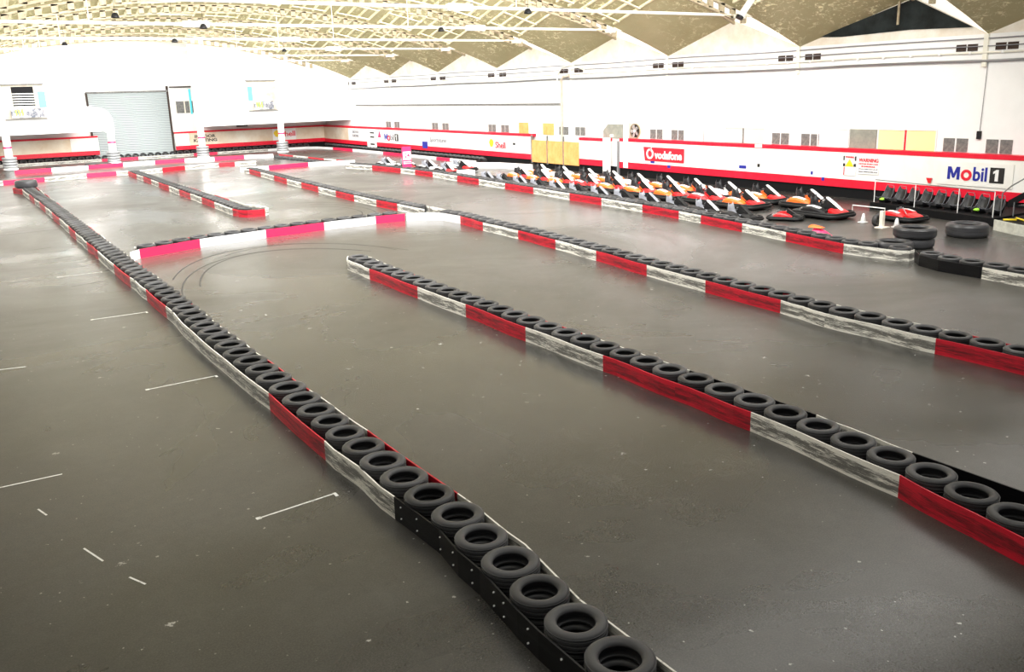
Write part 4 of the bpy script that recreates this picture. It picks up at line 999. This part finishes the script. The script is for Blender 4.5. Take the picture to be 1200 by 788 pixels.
for i, (x, y, rz) in enumerate(((24.9, 45.4, 0), (24.9, 47.7, .2), (24.5, 50.0, -.1), (24.3, 52.3, .1), (26.4, 46.4, .3))):
    kart(kO, x, y, 'distant black and white kart by the red standing sign, %s from the front' % nth(i + 1), 'distant karts by the red standing sign', rz, 1.0, pods=M['bplas'], nose=M['red'] if i % 2 == 0 else M['white'], slab=M['white'], seat=M['gseat'])
kart(kO, 27.15, 17.55, 'low red and white kart body in front of the black seats', 'red kart', -.1, .8, pods=M['red'], nose=M['red'], slab=M['red'], seat=M['bseat'], drop=('front_fairing', 'seat', 'dash_block', 'steering_wheel'))

# red standing sign by the far karts
SX, SY = -.05, 2.6
t = root('standing_sign', (24.0+SX, 46.1+SY, 0), 'tall red and white standing sign beside the distant karts', 'sign')
MB().box((23.7+SX, 46.05+SY, .25), (24.3+SX, 46.11+SY, 1.55)).build('sign_face', M['pink'], t, off=t.location)
MB().box((23.74+SX, 46.03+SY, .75), (24.26+SX, 46.05+SY, 1.25)).build('white_patch', M['white'], t, off=t.location)
b_ = MB(); b_.box((23.74+SX, 46.03+SY, .62), (24.26+SX, 46.05+SY, .66)); b_.box((23.74+SX, 46.03+SY, .52), (24.26+SX, 46.05+SY, .56)); b_.build('white_line', M['white'], t, off=t.location)
o = text('24', .34, .26, M['pink'], 'lettering', None, (24.0+SX, 46.02+SY, 1.02), 'B', .02); o.parent = t; o.location = Vector(o.location) - t.location
MB().tube([(23.8+SX, 46.1+SY, 0), (23.8+SX, 46.1+SY, .3)], .02, 8).build('leg', M['steel'], t, off=t.location); MB().tube([(24.2+SX, 46.1+SY, 0), (24.2+SX, 46.1+SY, .3)], .02, 8).build('leg', M['steel'], t, off=t.location)
t = tag(MB().box((24.7, 43.15, 0), (25.5, 43.9, .34)).build('white_block', M['white'], bevel=.02), 'white block on the floor by the distant karts', 'block')

# loose bits near the red kart
t = root('kart_wheel', (25.95, 17.6, 0), 'black kart wheel standing on the floor near the red kart', 'wheel')
wl = MB().lathe([(.09, -.1), (.15, -.1), (.17, -.07), (.17, .07), (.15, .1), (.09, .1)], 20, (25.95, 17.6, .17), 'x').build('wheel_tyre', M['tyre'], t, smooth=True, off=t.location)
MB().lathe([(.01, -.06), (.095, -.08), (.095, .08), (.01, .06)], 14, (25.95, 17.6, .17), 'x').build('wheel_hub', M['chrome'], t, off=t.location)
def cone(x, y, lab):
    t = root('small_cone', (x, y, 0), lab, 'cone')
    MB().lathe([(.005, .30), (.03, .30), (.10, .02), (.005, .02)], 16, (x, y, 0), closed=False).build('cone_body', M['white'], t, smooth=True, off=t.location)
    MB().box((x - .12, y - .12, 0), (x + .12, y + .12, .025)).build('cone_base', M['white'], t, off=t.location)
cone(25.9, 18.15, 'small white cone left of the standing kart wheel'); cone(25.75, 16.8, 'small white cone between the wooden prop and the red kart')
t = root('wooden_prop', (25.35, 17.1, 0), 'pale wooden post prop with a dark tyre leaning on it beside the red kart', 'prop')
MB().box((25.28, 17.0, 0), (25.40, 17.12, .55)).build('prop_post', M['cream'], t, off=t.location)
MB().box((25.15, 16.9, 0), (25.55, 17.2, .03)).build('prop_base', M['cream'], t, off=t.location)
MB().lathe([(.11, -.08), (.18, -.08), (.20, -.05), (.20, .05), (.18, .08), (.11, .08)], 20, (25.46, 17.32, .2), 'y').build('leaning_tyre', M['tyre'], t, smooth=True, off=t.location)
t = root('bar_trestle', (27.3, 18.9, 0), 'thin white bar trestle on the floor beyond the lone black kart', 'trestle')
MB().tube([(27.3, 19.6, 0), (27.3, 19.6, .32), (27.3, 18.3, .32), (27.3, 18.3, 0)], .02, 6).build('trestle_bar', M['white'], t, off=t.location)
def wedge(cx, cy, z0, w, L, h, n=7):
    rings = []
    for i in range(n):
        u = i / (n - 1); ww = w * (.35 + .65 * math.sin(PI * (.12 + .42 * u))); hh = h * (.25 + .75 * math.sin(PI * .5 * u)); y = cy + L * u
        rings.append([(cx + ww / 2 * math.cos(q * PI / 8), y, z0 + hh * math.sin(q * PI / 8)) for q in range(9)])
    return MB().loft(rings)
tag(wedge(22.42, 16.75, 0, .55, .6, .30).build('nose_cone', M['pink'], smooth='auto'), 'loose pink red kart nose lying behind the kart barrier', 'kart nose')
tag(wedge(22.42, 17.08, .302, .36, .42, .07).build('orange_panel', M['orange'], smooth='auto'), 'loose orange panel lying on the pink red kart nose', 'panel')

# platform with the row of bucket seats, rail, kerb and steps
P_ = [(28.82, 19.96, 0), (27.94, 14.85, 0), (30.9, 14.85, 0), (30.9, 19.96, 0)]
plat = tag(MB().prism(P_, (0, 0, .26)).build('seat_platform', M['black']), 'low black platform under the row of black bucket seats', 'platform')
def make_seat():
    t = root('bucket_seat', (0, 0, 0), 'x', 'seat', 'black bucket seats in a row on the platform')
    pr = [(-.24, .10, .20), (-.10, .05, .21), (.08, .06, .21), (.18, .20, .20), (.24, .40, .18), (.27, .50, .13)]     # facing -x
    rings = []
    for x, z, w in pr:
        rings.append([(x - .06, -w, z + .12), (x, -w * .92, z + .02), (x + .01, 0, z), (x, w * .92, z + .02), (x - .06, w, z + .12), (x - .045, w + .015, z + .11), (x + .02, w * .95, z), (x + .03, 0, z - .02), (x + .02, -w * .95, z), (x - .045, -w - .015, z + .11)])
    MB().loft(rings).build('seat_shell', M['bseat'], t, smooth=True)
    rim = [(x - .055, -w - .005, z + .12) for x, z, w in pr] + [(x - .055, w + .005, z + .12) for x, z, w in reversed(pr)]
    MB().tube(rim, .007, 6).build('seat_rim', M['gseat'], t, smooth=True)
    MB().box((-.16, -.14, 0), (.14, .14, .05)).build('seat_base', M['black'], t)
    return t
s0 = make_seat()
for i in range(9):
    s = s0 if i == 0 else copy_tree(s0)
    s.location = (29.15 - i * .035 * 1.4, 19.55 - i * .535, .26); s.rotation_euler.z = -.17; s['label'] = 'black bucket seat on the low platform, %s from the end farthest from the staircase' % nth(i + 1)
for j, i in enumerate((0, 7)):
    tag(MB().lathe([(.005, 0), (.10, .01), (.12, .05), (.06, .09), (.005, .1)], 14, (28.98 - i * .05, 19.55 - i * .535, .345), closed=False).build('lime_cloth', M['green'], smooth=True), 'lime green cloth on the %s seat' % ('far end' if j == 0 else 'second nearest to the staircase'), 'cloth')
t = root('platform_rail', (28.75, 17.4, .26), 'thin rail with white posts standing in front of the black bucket seats', 'railing')
rp = [(28.9, 19.85), (28.62, 18.05), (28.34, 16.3), (28.14, 15.0)]
for x, y in rp: MB().tube([(x, y, .26), (x, y, 1.09)], .015, 8).build('rail_post', M['white'], t, off=t.location)
MB().tube([(x, y, 1.09) for x, y in rp], .018, 8).build('top_bar', M['steel'], t, off=t.location)
t = root('raised_kerb', (27.0, 13.8, 0), 'pale concrete faced raised kerb at the foot of the staircase', 'kerb')
K_ = [(27.35, 14.5, 0), (26.9, 13.6, 0), (26.6, 12.6, 0), (26.5, 10.5, 0), (30.9, 10.5, 0), (30.9, 14.5, 0)]
MB().prism(K_, (0, 0, .30)).build('kerb_top', M['black'], t, off=t.location)
board(t, [p[:2] for p in K_[:4]], M['concrete'], 'kerb_face', h=.33, t=.05, amp=0, off=t.location)
t = root('staircase', (29.2, 14.2, .3), 'black metal staircase with a handrail at the right end of the platform', 'staircase')
for x in (28.6, 29.8):
    MB().prism([(x, 14.8, .78), (x, 14.8, .55), (x, 11.5, 2.75), (x, 11.5, 3.0)], (.05, 0, 0)).build('stringer', M['black'], t, off=t.location)
for q in range(9): MB().box((28.65, 14.25 - q * .33, .72 + q * .24 - .1), (29.8, 14.5 - q * .33, .76 + q * .24 - .1)).build('tread', M['bplas'], t, off=t.location)
MB().tube([(28.6, 15.0, .26), (28.6, 15.0, 1.0), (28.6, 14.75, 1.25), (28.6, 11.5, 3.5)], .022, 8).build('handrail', M['steel'], t, off=t.location)
MB().tube([(28.6, 14.6, .3), (28.6, 14.6, .75)], .02, 8).build('stair_leg', M['steel'], t, off=t.location)
t = root('hose', (28.0, 14.0, .3), 'yellow and white hose lying on the raised kerb', 'hose')
MB().tube([(27.55, 14.35, .32), (27.75, 14.05, .33), (27.9, 14.15, .36), (27.7, 13.75, .33), (28.2, 13.7, .34)], .03, 8).build('hose_coil', M['yel'], t, smooth=True, off=t.location)

# ------------------------------------------------------------------ light and camera
w = bpy.data.worlds.new('World'); S.world = w; w.use_nodes = True
bg = w.node_tree.nodes['Background']; bg.inputs[0].default_value = (.95, .98, 1, 1); bg.inputs[1].default_value = WORLD
def skylight(y, power, x=XC, sx=24, z=8.35, tilt=38):
    l = bpy.data.lights.new('skylight', 'AREA'); l.shape = 'RECTANGLE'; l.size = sx; l.size_y = 1.7; l.energy = power; l.color = (1, .985, .96)
    o = bpy.data.objects.new('skylight', l); COL.objects.link(o); o.location = (x, y, z); o.rotation_euler = (math.radians(tilt), 0, 0)
for k, p in zip(range(1, 11), SKY):
    if VY[k] > 73: continue
    skylight(VY[k] + 1.8, p)
cam = bpy.data.cameras.new('camera'); co = bpy.data.objects.new('camera', cam); COL.objects.link(co); S.camera = co
yaw, pitch, roll = 0.57073892, 0.24896649, -0.03035452
cy, sy = math.cos(yaw), math.sin(yaw); cp, sp = math.cos(pitch), math.sin(pitch)
fw = Vector((sy * cp, cy * cp, -sp)); r0 = Vector((cy, -sy, 0)); u0 = r0.cross(fw)
rt_ = r0 * math.cos(roll) + u0 * math.sin(roll); up = -r0 * math.sin(roll) + u0 * math.cos(roll)
m = Matrix((rt_, up, -fw)).transposed().to_4x4(); m.translation = (0, 0, 4.7); co.matrix_world = m
cam.sensor_width = 36; cam.lens = 36 * 1020 / 1200; cam.shift_y = -29 / 1200; cam.clip_end = 300
S.view_settings.view_transform = 'Standard'; S.view_settings.look = 'None'; S.view_settings.exposure = EXPO; S.view_settings.gamma = 1
S.view_settings.use_curve_mapping = False
